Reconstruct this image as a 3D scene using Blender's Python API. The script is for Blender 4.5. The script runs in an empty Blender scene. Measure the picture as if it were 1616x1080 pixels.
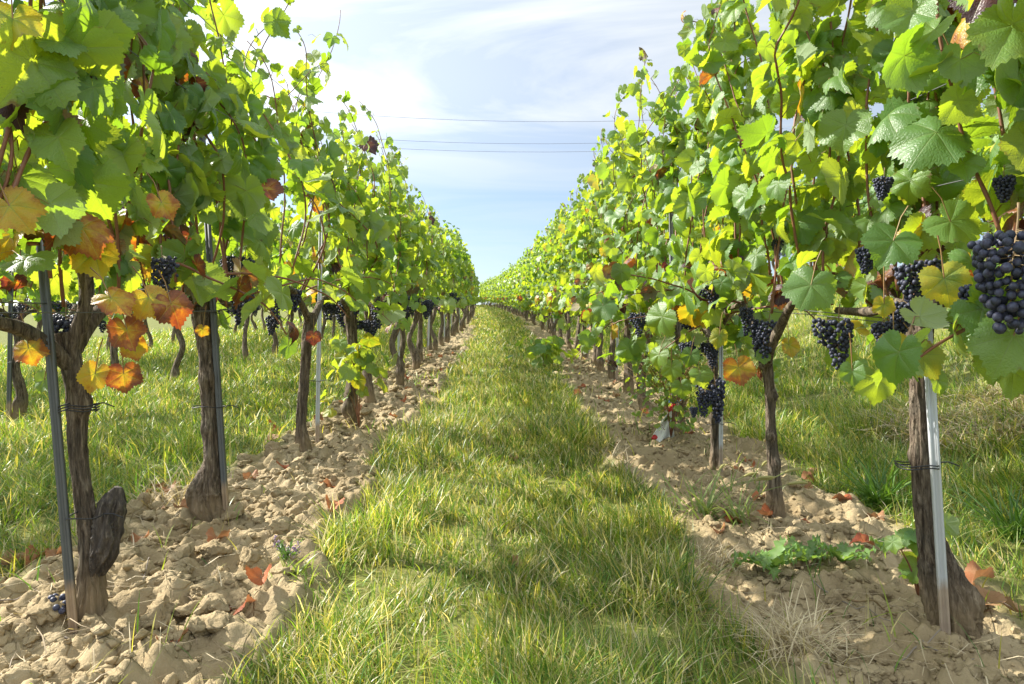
import bpy, math, random
import numpy as np
from math import radians as R, pi, sin, cos

S = bpy.context.scene
C = S.collection
random.seed(7)
RNG = np.random.default_rng(7)

# ------------------------------------------------------------------ camera, sky, sun, exposure
cam = bpy.data.objects.new('camera', bpy.data.cameras.new('camera'))
C.objects.link(cam)
cam.location = (0.0, 0.0, 0.8)
cam.rotation_euler = (R(90), 0, 0)
cam.data.sensor_width = 36.0
cam.data.lens = 24.06
cam.data.clip_start = 0.02
cam.data.clip_end = 3000
S.camera = cam

SUN_EL, SUN_AZ = 36.0, -68.0          # azimuth from +Y, negative = to the left of the lane
SKY_STRENGTH = 0.075
SUN_STRENGTH = 5.0
S.view_settings.view_transform = 'Standard'
S.view_settings.look = 'None'
S.view_settings.gamma = 1.0
S.view_settings.exposure = 1.34
S.view_settings.use_curve_mapping = False
S.cycles.max_bounces = 10
S.cycles.transmission_bounces = 6
S.cycles.diffuse_bounces = 5
S.cycles.transparent_max_bounces = 4

w = bpy.data.worlds.new('World')
S.world = w
w.use_nodes = True
nt = w.node_tree
for n in list(nt.nodes):
    nt.nodes.remove(n)
def wn(t, **k):
    n = nt.nodes.new(t)
    for a, b in k.items():
        setattr(n, a, b)
    return n
wo = wn('ShaderNodeOutputWorld')
wb = wn('ShaderNodeBackground')
wb.inputs[1].default_value = SKY_STRENGTH
sky = wn('ShaderNodeTexSky', sky_type='NISHITA', sun_disc=False)
sky.sun_elevation = R(SUN_EL)
sky.sun_rotation = R(SUN_AZ)
sky.air_density = 1.0
sky.dust_density = 0.7
sky.ozone_density = 2.6
tc = wn('ShaderNodeTexCoord')
sep = wn('ShaderNodeSeparateXYZ')
nt.links.new(tc.outputs['Generated'], sep.inputs[0])
def wmath(op, a, b=None, clamp=False):
    n = wn('ShaderNodeMath', operation=op, use_clamp=clamp)
    for i, v in enumerate((a, b)):
        if v is None: continue
        if isinstance(v, (int, float)): n.inputs[i].default_value = v
        else: nt.links.new(v, n.inputs[i])
    return n.outputs[0]
# project the view direction on a high plane so the clouds foreshorten towards the horizon
zc = wmath('MAXIMUM', sep.outputs[2], 0.04)
zc = wmath('ADD', zc, 0.10)
cx = wmath('DIVIDE', sep.outputs[0], zc)
cy = wmath('DIVIDE', sep.outputs[1], zc)
cv = wn('ShaderNodeCombineXYZ')
nt.links.new(cx, cv.inputs[0]); nt.links.new(cy, cv.inputs[1])
mp = wn('ShaderNodeMapping')
mp.inputs['Scale'].default_value = (0.42, 0.85, 1)
mp.inputs['Rotation'].default_value = (0, 0, R(24))
mp.inputs['Location'].default_value = (0.55, 0.2, 0)
nt.links.new(cv.outputs[0], mp.inputs[0])
nz = wn('ShaderNodeTexNoise')
nz.inputs['Scale'].default_value = 1.7
nz.inputs['Detail'].default_value = 7
nz.inputs['Roughness'].default_value = 0.58
nz.inputs['Distortion'].default_value = 1.0
nt.links.new(mp.outputs[0], nz.inputs['Vector'])
cr = wn('ShaderNodeValToRGB')
cr.color_ramp.elements[0].position = 0.41
cr.color_ramp.elements[0].color = (0.52, 0.52, 0.52, 1)
cr.color_ramp.elements[1].position = 0.62
cr.color_ramp.elements[1].color = (1, 1, 1, 1)
nt.links.new(nz.outputs[0], cr.inputs[0])
mx = wn('ShaderNodeMix', data_type='RGBA')
el = wn('ShaderNodeMapRange', interpolation_type='SMOOTHSTEP')
nt.links.new(sep.outputs[2], el.inputs[0])
for i_, v_ in ((1, 0.16), (2, 0.36), (3, 0.30), (4, 1.0)): el.inputs[i_].default_value = v_
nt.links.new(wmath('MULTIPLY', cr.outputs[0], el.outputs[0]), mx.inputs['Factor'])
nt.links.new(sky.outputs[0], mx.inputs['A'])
# thin cloud: brighter towards the sun, with unseen brightness added overhead and behind the viewer as fill light
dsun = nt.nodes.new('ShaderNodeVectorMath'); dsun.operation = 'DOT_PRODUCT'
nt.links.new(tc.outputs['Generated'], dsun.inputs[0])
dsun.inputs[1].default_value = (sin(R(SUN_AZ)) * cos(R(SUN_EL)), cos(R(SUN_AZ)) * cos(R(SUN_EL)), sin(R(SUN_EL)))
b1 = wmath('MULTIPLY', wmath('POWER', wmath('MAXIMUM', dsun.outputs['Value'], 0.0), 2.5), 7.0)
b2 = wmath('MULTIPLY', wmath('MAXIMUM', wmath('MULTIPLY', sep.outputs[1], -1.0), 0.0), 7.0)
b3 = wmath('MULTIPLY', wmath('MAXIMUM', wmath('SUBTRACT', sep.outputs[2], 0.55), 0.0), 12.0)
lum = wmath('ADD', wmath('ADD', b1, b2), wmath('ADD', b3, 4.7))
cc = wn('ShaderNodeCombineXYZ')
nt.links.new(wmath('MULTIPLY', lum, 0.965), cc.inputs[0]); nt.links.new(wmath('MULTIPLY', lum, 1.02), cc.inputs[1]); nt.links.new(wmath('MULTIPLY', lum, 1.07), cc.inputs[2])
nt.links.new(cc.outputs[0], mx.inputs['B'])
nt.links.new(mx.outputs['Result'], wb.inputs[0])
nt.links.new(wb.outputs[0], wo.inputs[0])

sl = bpy.data.lights.new('sun', 'SUN')
sl.energy = SUN_STRENGTH
sl.angle = R(0.5)
sl.color = (1.0, 0.945, 0.86)
so = bpy.data.objects.new('sun', sl)
C.objects.link(so)
from mathutils import Vector, Matrix
sd = Vector((sin(R(SUN_AZ)) * cos(R(SUN_EL)), cos(R(SUN_AZ)) * cos(R(SUN_EL)), sin(R(SUN_EL))))
so.rotation_euler = sd.to_track_quat('Z', 'Y').to_euler()
so.location = (-20, 10, 20)

# ------------------------------------------------------------------ numpy noise
def _hash(ix, iy, iz, seed):
    h = (ix.astype(np.int64) * 374761393 + iy.astype(np.int64) * 668265263 + iz.astype(np.int64) * 1274126177 + seed * 974634777) & 0xffffffff
    h = ((h ^ (h >> 13)) * 1274126177) & 0xffffffff
    h = (h ^ (h >> 16)) & 0xffffffff
    h = (h * 2246822519) & 0xffffffff
    h = h ^ (h >> 15)
    return h / 4294967295.0
def vnoise(x, y, z=None, seed=0):
    x = np.asarray(x, float); y = np.asarray(y, float)
    z = np.zeros_like(x) if z is None else np.asarray(z, float) + 0 * x
    fx, fy, fz = np.floor(x), np.floor(y), np.floor(z)
    tx, ty, tz = x - fx, y - fy, z - fz
    tx = tx * tx * (3 - 2 * tx); ty = ty * ty * (3 - 2 * ty); tz = tz * tz * (3 - 2 * tz)
    ix, iy, iz = fx.astype(np.int64), fy.astype(np.int64), fz.astype(np.int64)
    out = 0
    for a in (0, 1):
        for b in (0, 1):
            for c in (0, 1):
                out = out + _hash(ix + a, iy + b, iz + c, seed) * (tx if a else 1 - tx) * (ty if b else 1 - ty) * (tz if c else 1 - tz)
    return out * 2 - 1
def fbm(x, y, z=None, seed=0, octaves=4, rough=0.5):
    o, a, f, t = 0, 1.0, 1.0, 0
    for i in range(octaves):
        o = o + a * vnoise(np.asarray(x) * f, np.asarray(y) * f, None if z is None else np.asarray(z) * f, seed + i * 17)
        t += a; a *= rough; f *= 2.03
    return o / t
def worley(x, y, seed=0):
    ix, iy = np.floor(x).astype(np.int64), np.floor(y).astype(np.int64)
    best = np.full(np.shape(x), 9.0); rid = np.zeros(np.shape(x))
    z0 = np.zeros_like(ix)
    for a in (-1, 0, 1):
        for b in (-1, 0, 1):
            jx = _hash(ix + a, iy + b, z0, seed); jy = _hash(ix + a, iy + b, z0 + 1, seed)
            d = np.hypot(ix + a + jx - x, iy + b + jy - y)
            r = _hash(ix + a, iy + b, z0 + 2, seed)
            m = d < best
            best = np.where(m, d, best); rid = np.where(m, r, rid)
    return best, rid
def sstep(a, b, x):
    t = np.clip((x - a) / (b - a), 0, 1)
    return t * t * (3 - 2 * t)

# ------------------------------------------------------------------ terrain
def bend(y):
    y = np.asarray(y, float)
    yy = np.clip(y, 0, 90)
    return -0.0008 * yy * yy
CREST = 66.0
def base_z(xp, y):
    y = np.asarray(y, float); xp = np.asarray(xp, float)
    z = 0.065 * np.minimum(y, CREST)
    d = np.clip(y - CREST, 0, None)
    z = z + np.where(d < 45, 0.065 * d - 0.0016 * d * d, 0.065 * 45 - 0.0016 * 2025 - 0.079 * (d - 45))
    t = np.clip((xp - 1.6) / 4.0, 0, 1)
    z = z + 1.0 * t * t * (3 - 2 * t) + 0.03 * np.clip(xp - 5.6, 0, 60)
    return z
def soil_mask(xp, y):
    n1 = fbm(xp * 3.1, y * 3.1, seed=3, octaves=3) * 0.16
    n2 = fbm(xp * 3.1, y * 3.1, seed=9, octaves=3) * 0.16
    L = sstep(-1.36, -1.12, xp + n1 + .20 * (1 - sstep(2.3, 3.3, y))) * (1 - sstep(-0.66, -0.52, xp + n2))
    Rr = sstep(0.47, 0.60, xp + n1) * (1 - sstep(1.20, 1.40, xp + n2))
    grown = sstep(9, 30, y) * .55 + .40 * fbm(xp * 2.4, y * 1.3, seed=14, octaves=3) * sstep(3, 9, y)
    return np.maximum(L, Rr) * (1 - np.clip(grown, 0, .92))
def relief(xp, y):
    m = soil_mask(xp, y)
    left = (xp < 0); yp_ = y
    n = fbm(xp * 5, y * 5, seed=21, octaves=5, rough=0.55)
    fine = fbm(xp * 26, y * 26, seed=31, octaves=3, rough=0.6)
    wx = xp + 0.03 * vnoise(xp * 14, y * 14, seed=5); wy = y + 0.03 * vnoise(xp * 14, y * 14, seed=6)
    d1, r1 = worley(wx / 0.11, wy / 0.11, 41)
    d2, r2 = worley(wx / 0.048, wy / 0.048, 43)
    c1 = np.clip(1 - (d1 / 0.75) ** 1.3, 0, 1) * r1
    c2 = np.clip(1 - (d2 / 0.75) ** 1.3, 0, 1) * r2
    bil = np.abs(fbm(xp * 11, yp_ * 11, seed=61, octaves=4, rough=.6))
    hl = 0.016 + 0.040 * n + 0.020 * fine + 0.045 * c1 + 0.024 * c2 + .05 * bil
    hr = 0.002 + 0.032 * n + 0.020 * fine + 0.030 * c1 * sstep(-0.1, 0.4, n) + 0.020 * c2 * sstep(-.2, .3, fine + n) + .040 * bil
    h = np.where(left, hl, hr)
    g = 0.018 * fbm(xp * 2.2, y * 2.2, seed=51, octaves=3)
    return m * h + g
def gz(x, y):
    x = np.asarray(x, float); y = np.asarray(y, float)
    xp = x - bend(y)
    near = np.clip((34 - y) / 10, 0, 1)
    return base_z(xp, y) + relief(xp, y) * near
def gz1(x, y):
    return float(gz(np.array([x]), np.array([y]))[0])
def gb1(x, y):
    return float(base_z(np.array([x - float(bend(y))]), np.array([y]))[0])
F = 1080.0
def at(px, py, depth):           # pixel of the photograph at a given distance -> world point
    return Vector(((px - 808) / F * depth, depth, 0.8 + (540 - py) / F * depth))
def on_ground(px, py):           # where that pixel meets the terrain
    z = 0.6
    while z < 70:
        p = at(px, py, z)
        if p.z <= gb1(p.x, p.y): break
        z *= 1.008
    return p.x, p.y

# ------------------------------------------------------------------ mesh + object helpers
def mesh_np(name, V, polys, mats=(), attrs=None, mat_idx=None, smooth=True, uv=None):
    """V (N,3); polys list of int arrays (M,k); attrs {name: (N,) float or (N,3) colour} on points"""
    me = bpy.data.meshes.new(name)
    V = np.ascontiguousarray(V, np.float32)
    me.vertices.add(len(V)); me.vertices.foreach_set('co', V.ravel())
    polys = [np.asarray(p, np.int32) for p in polys if len(p)]
    li = np.concatenate([p.ravel() for p in polys])
    tot = np.concatenate([np.full(len(p), p.shape[1], np.int32) for p in polys])
    st = np.concatenate([[0], np.cumsum(tot)[:-1]]).astype(np.int32)
    me.loops.add(len(li)); me.loops.foreach_set('vertex_index', li)
    me.polygons.add(len(tot)); me.polygons.foreach_set('loop_start', st)
    try: me.polygons.foreach_set('loop_total', tot)
    except Exception: pass
    if smooth:
        me.polygons.foreach_set('use_smooth', np.ones(len(tot), bool))
    for m in mats: me.materials.append(m)
    if mat_idx is not None:
        me.polygons.foreach_set('material_index', np.asarray(mat_idx, np.int32))
    for k, d in (attrs or {}).items():
        d = np.asarray(d, np.float32)
        if d.ndim == 1:
            a = me.attributes.new(k, 'FLOAT', 'POINT'); a.data.foreach_set('value', d)
        elif d.shape[1] == 2:
            a = me.attributes.new(k, 'FLOAT2', 'POINT'); a.data.foreach_set('vector', d.ravel())
        else:
            a = me.attributes.new(k, 'FLOAT_COLOR', 'POINT')
            a.data.foreach_set('color', np.concatenate([d, np.ones((len(d), 1), np.float32)], 1).ravel())
    me.update(calc_edges=True)
    return me
class MB:
    """collects pieces into one mesh"""
    def __init__(s):
        s.V = []; s.P = []; s.n = 0; s.A = {}; s.M = []
    def add(s, V, polys, mat=0, **attrs):
        V = np.asarray(V, float)
        for p in polys:
            if len(p):
                s.P.append(np.asarray(p) + s.n); s.M.append(np.full(len(p), mat))
        for k, d in attrs.items():
            d = np.asarray(d, float)
            if d.ndim == 0: d = np.full(len(V), float(d))
            s.A.setdefault(k, []).append(d)
        s.V.append(V); s.n += len(V)
        return s
    def mesh(s, name, mats, smooth=True):
        if not s.n: return None
        return mesh_np(name, np.concatenate(s.V), s.P, mats, {k: np.concatenate(v) for k, v in s.A.items()},
                       np.concatenate(s.M), smooth)
def link(name, data, parent=None, loc=(0, 0, 0), rot=(0, 0, 0), scale=None):
    o = bpy.data.objects.new(name, data)
    C.objects.link(o)
    o.location = loc; o.rotation_euler = rot
    if scale: o.scale = scale
    if parent: o.parent = parent
    return o
def tag(o, label=None, cat=None, group=None, kind=None):
    if label: o['label'] = label
    if cat: o['category'] = cat
    if group: o['group'] = group
    if kind: o['kind'] = kind
    return o
def empty(name, loc, label, cat, group=None, rot=(0, 0, 0)):
    o = link(name, None, None, loc, rot)
    o.empty_display_size = 0.1
    return tag(o, label, cat, group)
def copy_tree(o, parent=None):
    c = o.copy(); C.objects.link(c)
    if parent: c.parent = parent
    for ch in list(o.children): copy_tree(ch, c)
    return c

def frames(P):
    P = np.asarray(P, float)
    T = np.gradient(P, axis=0)
    T /= np.linalg.norm(T, axis=1, keepdims=True) + 1e-9
    ref = np.array([1.0, 0, 0]) if abs(T[0][0]) < 0.8 else np.array([0, 1.0, 0])
    U = np.zeros_like(P); W = np.zeros_like(P)
    u = ref - T[0] * ref.dot(T[0]); u /= np.linalg.norm(u)
    for i in range(len(P)):
        u = u - T[i] * u.dot(T[i]); u /= np.linalg.norm(u) + 1e-9
        U[i] = u; W[i] = np.cross(T[i], u)
    return T, U, W
def tube(P, r, k=6, cap=True):
    P = np.asarray(P, float); n = len(P)
    r = np.broadcast_to(np.asarray(r, float), (n,)) if np.ndim(r) < 2 else r
    T, U, W = frames(P)
    a = np.arange(k) / k * 2 * pi
    rr = r[:, None] if np.ndim(r) == 1 else r
    V = P[:, None] + (U[:, None] * np.cos(a)[None, :, None] + W[:, None] * np.sin(a)[None, :, None]) * (rr[..., None] if np.ndim(rr) == 2 else rr)
    V = V.reshape(-1, 3)
    i = np.arange(n - 1)[:, None] * k; j = np.arange(k)[None]; j2 = (j + 1) % k
    Q = np.stack([i + j, i + j2, i + k + j2, i + k + j], -1).reshape(-1, 4)
    pol = [Q]
    if cap:
        pol.append(np.arange(k)[::-1][None]); pol.append((np.arange(k) + (n - 1) * k)[None])
    return V, pol
def resample(P, n):
    P = np.asarray(P, float)
    # Catmull-Rom through the points
    Q = np.vstack([2 * P[0] - P[1], P, 2 * P[-1] - P[-2]])
    t = np.linspace(0, len(P) - 1 - 1e-6, n); i = t.astype(int); f = (t - i)[:, None]
    p0, p1, p2, p3 = Q[i], Q[i + 1], Q[i + 2], Q[i + 3]
    return 0.5 * (2 * p1 + (p2 - p0) * f + (2 * p0 - 5 * p1 + 4 * p2 - p3) * f ** 2 + (3 * p1 - p0 - 3 * p2 + p3) * f ** 3)

# ------------------------------------------------------------------ materials
class NT:
    def __init__(s, name):
        s.m = bpy.data.materials.new(name); s.m.use_nodes = True
        s.t = s.m.node_tree
        for n in list(s.t.nodes): s.t.nodes.remove(n)
        s.out = s.n('ShaderNodeOutputMaterial')
    def n(s, t, ins=None, **k):
        x = s.t.nodes.new(t)
        for a, b in k.items(): setattr(x, a, b)
        for a, b in (ins or {}).items(): s.set(x.inputs[a], b)
        return x
    def set(s, i, v):
        if hasattr(v, 'is_output') or isinstance(v, bpy.types.NodeSocket): s.t.links.new(v, i)
        elif isinstance(v, (tuple, list)) and len(v) == 3 and i.type == 'RGBA': i.default_value = (*v, 1)
        else: i.default_value = v
    def math(s, op, a, b=0.0, clamp=False, c=None):
        x = s.n('ShaderNodeMath', operation=op, use_clamp=clamp)
        s.set(x.inputs[0], a); s.set(x.inputs[1], b)
        if c is not None: s.set(x.inputs[2], c)
        return x.outputs[0]
    def mix(s, f, a, b, mode='MIX'):
        x = s.n('ShaderNodeMix', data_type='RGBA', blend_type=mode)
        s.set(x.inputs['Factor'], f); s.set(x.inputs['A'], a); s.set(x.inputs['B'], b)
        return x.outputs['Result']
    def ramp(s, f, stops, interp='LINEAR'):
        x = s.n('ShaderNodeValToRGB')
        s.set(x.inputs[0], f)
        e = x.color_ramp.elements
        x.color_ramp.interpolation = interp
        while len(e) < len(stops): e.new(0.5)
        for q, (p, c) in zip(e, stops):
            q.position = p; q.color = (*c, 1) if len(c) == 3 else c
        return x.outputs[0]
    def attr(s, name, out='Fac'):
        return s.n('ShaderNodeAttribute', attribute_name=name).outputs[out]
    def noise(s, vec, scale, detail=3, rough=0.5, dist=0.0):
        x = s.n('ShaderNodeTexNoise', {'Scale': scale, 'Detail': detail, 'Roughness': rough, 'Distortion': dist})
        if vec is not None: s.t.links.new(vec, x.inputs['Vector'])
        return x.outputs[0]
    def bump(s, h, strength=0.4, dist=0.01):
        return s.n('ShaderNodeBump', {'Height': h, 'Strength': strength, 'Distance': dist}).outputs[0]
    def principled(s, **k):
        return s.n('ShaderNodeBsdfPrincipled', {a.replace('_', ' '): b for a, b in k.items()})
    def done(s, sh):
        s.t.links.new(sh.outputs[0] if hasattr(sh, 'outputs') else sh, s.out.inputs[0])
        return s.m

def leaf_material(name, dry=False):
    m = NT(name)
    uv = m.n('ShaderNodeAttribute', attribute_name='luv').outputs['Vector']
    age = m.attr('age'); rnd = m.attr('rnd'); edge = m.attr('edge')
    off = m.n('ShaderNodeVectorMath', {0: uv}, operation='ADD')
    cmb = m.n('ShaderNodeCombineXYZ', {0: m.math('MULTIPLY', rnd, 37.0), 1: m.math('MULTIPLY', rnd, 91.0), 2: 0.0})
    m.t.links.new(cmb.outputs[0], off.inputs[1])
    nz = m.noise(off.outputs[0], 1.5, 5, 0.62)
    nf = m.noise(off.outputs[0], 9.0, 3, 0.6)
    sp = m.n('ShaderNodeSeparateXYZ', {0: uv})
    x, y = sp.outputs[0], sp.outputs[1]
    # five main veins radiate from the stalk
    vein = None
    for a in (0, 57, -57, 116, -116):
        ca, sa = cos(R(a)), sin(R(a))
        along = m.math('ADD', m.math('MULTIPLY', x, sa), m.math('MULTIPLY', y, ca))
        across = m.math('ABSOLUTE', m.math('SUBTRACT', m.math('MULTIPLY', x, ca), m.math('MULTIPLY', y, sa)))
        wd = m.math('MULTIPLY_ADD', along, -0.016, c=0.030)
        v = m.math('MULTIPLY', m.math('SUBTRACT', 1.0, m.math('DIVIDE', across, wd), True), m.math('GREATER_THAN', along, 0.0))
        vein = v if vein is None else m.math('MAXIMUM', vein, v)
    # side veins: a herringbone on either side of the midrib
    hb = m.math('ADD', m.math('MULTIPLY', m.math('ABSOLUTE', x), 0.75), m.math('MULTIPLY', y, -1.0))
    sv = m.math('PINGPONG', m.math('ADD', hb, m.math('MULTIPLY', nz, 0.06)), 0.085)
    sv = m.math('MULTIPLY', m.math('SUBTRACT', 1.0, m.math('DIVIDE', sv, 0.014), True), m.math('SUBTRACT', 1.0, age))
    veins = m.math('MAXIMUM', vein, m.math('MULTIPLY', sv, 0.40))
    # autumn: runs in from the margin, between the veins, in blotches
    a1 = m.math('ADD', age, m.math('MULTIPLY', m.math('MULTIPLY', m.math('SUBTRACT', edge, 0.65), age), 0.34))
    a2 = m.math('ADD', a1, m.math('MULTIPLY', m.math('SUBTRACT', nz, 0.5), m.math('MULTIPLY_ADD', age, 1.25, c=0.05)))
    a3 = m.math('SUBTRACT', a2, m.math('MULTIPLY', veins, m.math('MULTIPLY', age, 0.14)), True)
    young = m.mix(rnd, (0.050, 0.135, 0.038), (0.115, 0.225, 0.048))
    young = m.mix(m.math('MULTIPLY', nf, 0.35), young, (0.17, 0.26, 0.075))
    if dry:
        top = m.ramp(a2, [(0.0, (0.33, 0.22, 0.11)), (0.35, (0.30, 0.14, 0.065)), (0.6, (0.38, 0.115, 0.04)), (0.8, (0.26, 0.06, 0.03)), (1.0, (0.12, 0.05, 0.03))])
        trc = m.mix(0.5, top, (0.5, 0.2, 0.06))
    else:
        aut = m.ramp(a3, [(0.16, (0.12, 0.20, 0.03)), (0.30, (0.34, 0.34, 0.03)), (0.44, (0.46, 0.31, 0.025)), (0.55, (0.30, 0.11, 0.022)),
                          (0.66, (0.19, 0.070, 0.028)), (0.82, (0.10, 0.038, 0.032)), (0.95, (0.05, 0.024, 0.03))])
        fa = m.math('MULTIPLY', m.math('SUBTRACT', a3, 0.08), 5.0, True)
        top = m.mix(fa, young, aut)
        tg = m.mix(rnd, (0.30, 0.52, 0.018), (0.64, 0.72, 0.028))
        ta = m.ramp(a3, [(0.16, (0.40, 0.46, 0.02)), (0.30, (0.66, 0.54, 0.02)), (0.44, (0.72, 0.40, 0.015)), (0.55, (0.52, 0.15, 0.012)),
                         (0.66, (0.30, 0.05, 0.012)), (0.80, (0.12, 0.018, 0.015)), (0.95, (0.06, 0.012, 0.012))])
        trc = m.mix(fa, tg, ta)
    top = m.mix(m.math('MULTIPLY', veins, 0.40), top, (0.26, 0.30, 0.10) if not dry else (0.25, 0.12, 0.06))
    trc = m.mix(m.math('MULTIPLY', veins, 0.40), trc, (0.16, 0.22, 0.02) if not dry else (0.2, 0.1, 0.04))
    # scorched margins and small brown flecks, each leaf its own share
    nb = m.noise(off.outputs[0], 3.2, 4, 0.6)
    br = m.math('MULTIPLY', m.math('SUBTRACT', m.math('ADD', m.math('MULTIPLY', edge, 0.55), m.math('MULTIPLY', nb, 0.75)), m.math('MULTIPLY_ADD', rnd, -0.16, c=1.07)), 9.0, True)
    fl = m.math('MULTIPLY', m.math('SUBTRACT', m.noise(off.outputs[0], 14.0, 2, 0.5), m.math('MULTIPLY_ADD', rnd, -0.05, c=0.745)), 14.0, True)
    br = m.math('MULTIPLY', m.math('MAXIMUM', br, fl), 0.8)
    top = m.mix(br, top, (0.17, 0.095, 0.04)); trc = m.mix(br, trc, (0.22, 0.09, 0.02))
    back = m.n('ShaderNodeNewGeometry').outputs['Backfacing']
    under = m.mix(0.62, top, (0.30, 0.36, 0.22) if not dry else (0.36, 0.26, 0.17))
    col = m.mix(back, top, under)
    # puckered blade: bulges between the net of veins, veins sunk
    vor = m.n('ShaderNodeTexVoronoi', {'Scale': 13.0, 'Vector': off.outputs[0]}, feature='DISTANCE_TO_EDGE')
    h = m.math('ADD', m.math('MULTIPLY', m.math('MINIMUM', vor.outputs['Distance'], 0.35), 1.2), m.math('MULTIPLY', veins, -0.6))
    h = m.math('ADD', h, m.math('MULTIPLY', nf, 0.5))
    bp = m.bump(h, 0.26, 0.006)
    rough = m.math('MULTIPLY_ADD', back, 0.28, c=0.43 if not dry else 0.6)
    p = m.principled(Base_Color=col, Roughness=rough, Normal=bp, Specular_IOR_Level=0.5 if not dry else 0.25)
    t = m.n('ShaderNodeBsdfTranslucent', {'Color': trc, 'Normal': bp})
    mx = m.n('ShaderNodeMixShader', {0: 0.42 if not dry else 0.25})
    m.t.links.new(p.outputs[0], mx.inputs[1]); m.t.links.new(t.outputs[0], mx.inputs[2])
    return m.done(mx)

def bark_material():
    m = NT('vine_bark')
    tcn = m.n('ShaderNodeTexCoord').outputs['Object']
    mpn = m.n('ShaderNodeMapping', {'Vector': tcn, 'Scale': (1, 1, 0.12)})
    st = m.math('MULTIPLY_ADD', m.math('SUBTRACT', m.noise(mpn.outputs[0], 95, 6, 0.72, 0.6), 0.5), 1.5, c=0.5)
    bl = m.noise(tcn, 14, 4, 0.6)
    c = m.ramp(st, [(0.28, (0.030, 0.022, 0.016)), (0.5, (0.14, 0.105, 0.075)), (0.72, (0.32, 0.26, 0.19))])
    c = m.mix(m.math('MULTIPLY', m.math('SUBTRACT', bl, 0.45), 1.6, True), c, (0.13, 0.125, 0.10))
    z = m.n('ShaderNodeSeparateXYZ', {0: tcn}).outputs[2]
    dirt = m.math('SUBTRACT', 1.0, m.math('DIVIDE', m.math('ADD', z, m.math('MULTIPLY', bl, -0.10)), 0.09), True)
    c = m.mix(m.math('MULTIPLY', dirt, 0.75), c, (0.30, 0.22, 0.125))
    b = m.bump(m.math('ADD', st, m.math('MULTIPLY', bl, 0.3)), 0.9, 0.012)
    return m.done(m.principled(Base_Color=c, Roughness=0.92, Normal=b, Specular_IOR_Level=0.2))
def stump_material():
    m = NT('weathered_black_wood')
    tcn = m.n('ShaderNodeTexCoord').outputs['Object']
    mpn = m.n('ShaderNodeMapping', {'Vector': tcn, 'Scale': (1, 1, 0.2)})
    st = m.noise(mpn.outputs[0], 120, 5, 0.7)
    c = m.ramp(st, [(0.30, (0.022, 0.018, 0.015)), (0.52, (0.075, 0.060, 0.048)), (0.72, (0.20, 0.17, 0.135))])
    return m.done(m.principled(Base_Color=c, Roughness=0.85, Normal=m.bump(st, 0.9, 0.012)))
def simple(name, col, rough=0.6, metal=0.0, var=0.0, scale=40, col2=None, bump=0.0, spec=0.5):
    m = NT(name)
    tcn = m.n('ShaderNodeTexCoord').outputs['Object']
    nz = m.noise(tcn, scale, 4, 0.6)
    c = m.mix(m.math('MULTIPLY', nz, 1.0), col, col2 or tuple(v * (1 - var) for v in col))
    k = dict(Base_Color=c, Roughness=rough, Metallic=metal, Specular_IOR_Level=spec)
    if bump: k['Normal'] = m.bump(nz, bump, 0.004)
    return m.done(m.principled(**k))
def berry_material():
    m = NT('grape_skin')
    tcn = m.n('ShaderNodeTexCoord').outputs['Object']
    rnd = m.attr('rnd')
    nz = m.noise(tcn, 160, 3, 0.6)
    base = m.mix(rnd, (0.007, 0.008, 0.018), (0.020, 0.014, 0.030))
    f = m.math('MULTIPLY', m.math('SUBTRACT', nz, 0.30), m.math('MULTIPLY_ADD', rnd, 0.8, c=0.75), True)
    c = m.mix(f, base, (0.10, 0.125, 0.20))
    return m.done(m.principled(Base_Color=c, Roughness=m.math('MULTIPLY_ADD', f, 0.3, c=0.46), Specular_IOR_Level=0.32))
def stake_material(dark):
    m = NT('galvanised_dark' if dark else 'galvanised_pale')
    tcn = m.n('ShaderNodeTexCoord').outputs['Object']
    mpn = m.n('ShaderNodeMapping', {'Vector': tcn, 'Scale': (1, 1, 0.25)})
    nz = m.noise(mpn.outputs[0], 60, 5, 0.65)
    z = m.n('ShaderNodeSeparateXYZ', {0: tcn}).outputs[2]
    a, b = ((0.06, 0.066, 0.07), (0.13, 0.138, 0.145)) if dark else ((0.38, 0.40, 0.42), (0.56, 0.58, 0.60))  # dark pair deepened: the look of stakes in shade is put into the colour
    c = m.mix(nz, a, b)
    rz = m.math('ADD', z, m.math('MULTIPLY', m.math('SUBTRACT', nz, 0.5), 0.10))
    rust = m.math('MULTIPLY', m.math('SUBTRACT', 0.165, rz), 30, True)
    c = m.mix(m.math('MULTIPLY', rust, 0.85), c, m.mix(m.noise(tcn, 30, 3), (0.20, 0.11, 0.065), (0.40, 0.31, 0.19)))
    return m.done(m.principled(Base_Color=c, Roughness=0.48, Metallic=m.math('MULTIPLY_ADD', rust, -0.3, c=0.35), Normal=m.bump(nz, 0.15, 0.002)))
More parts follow.
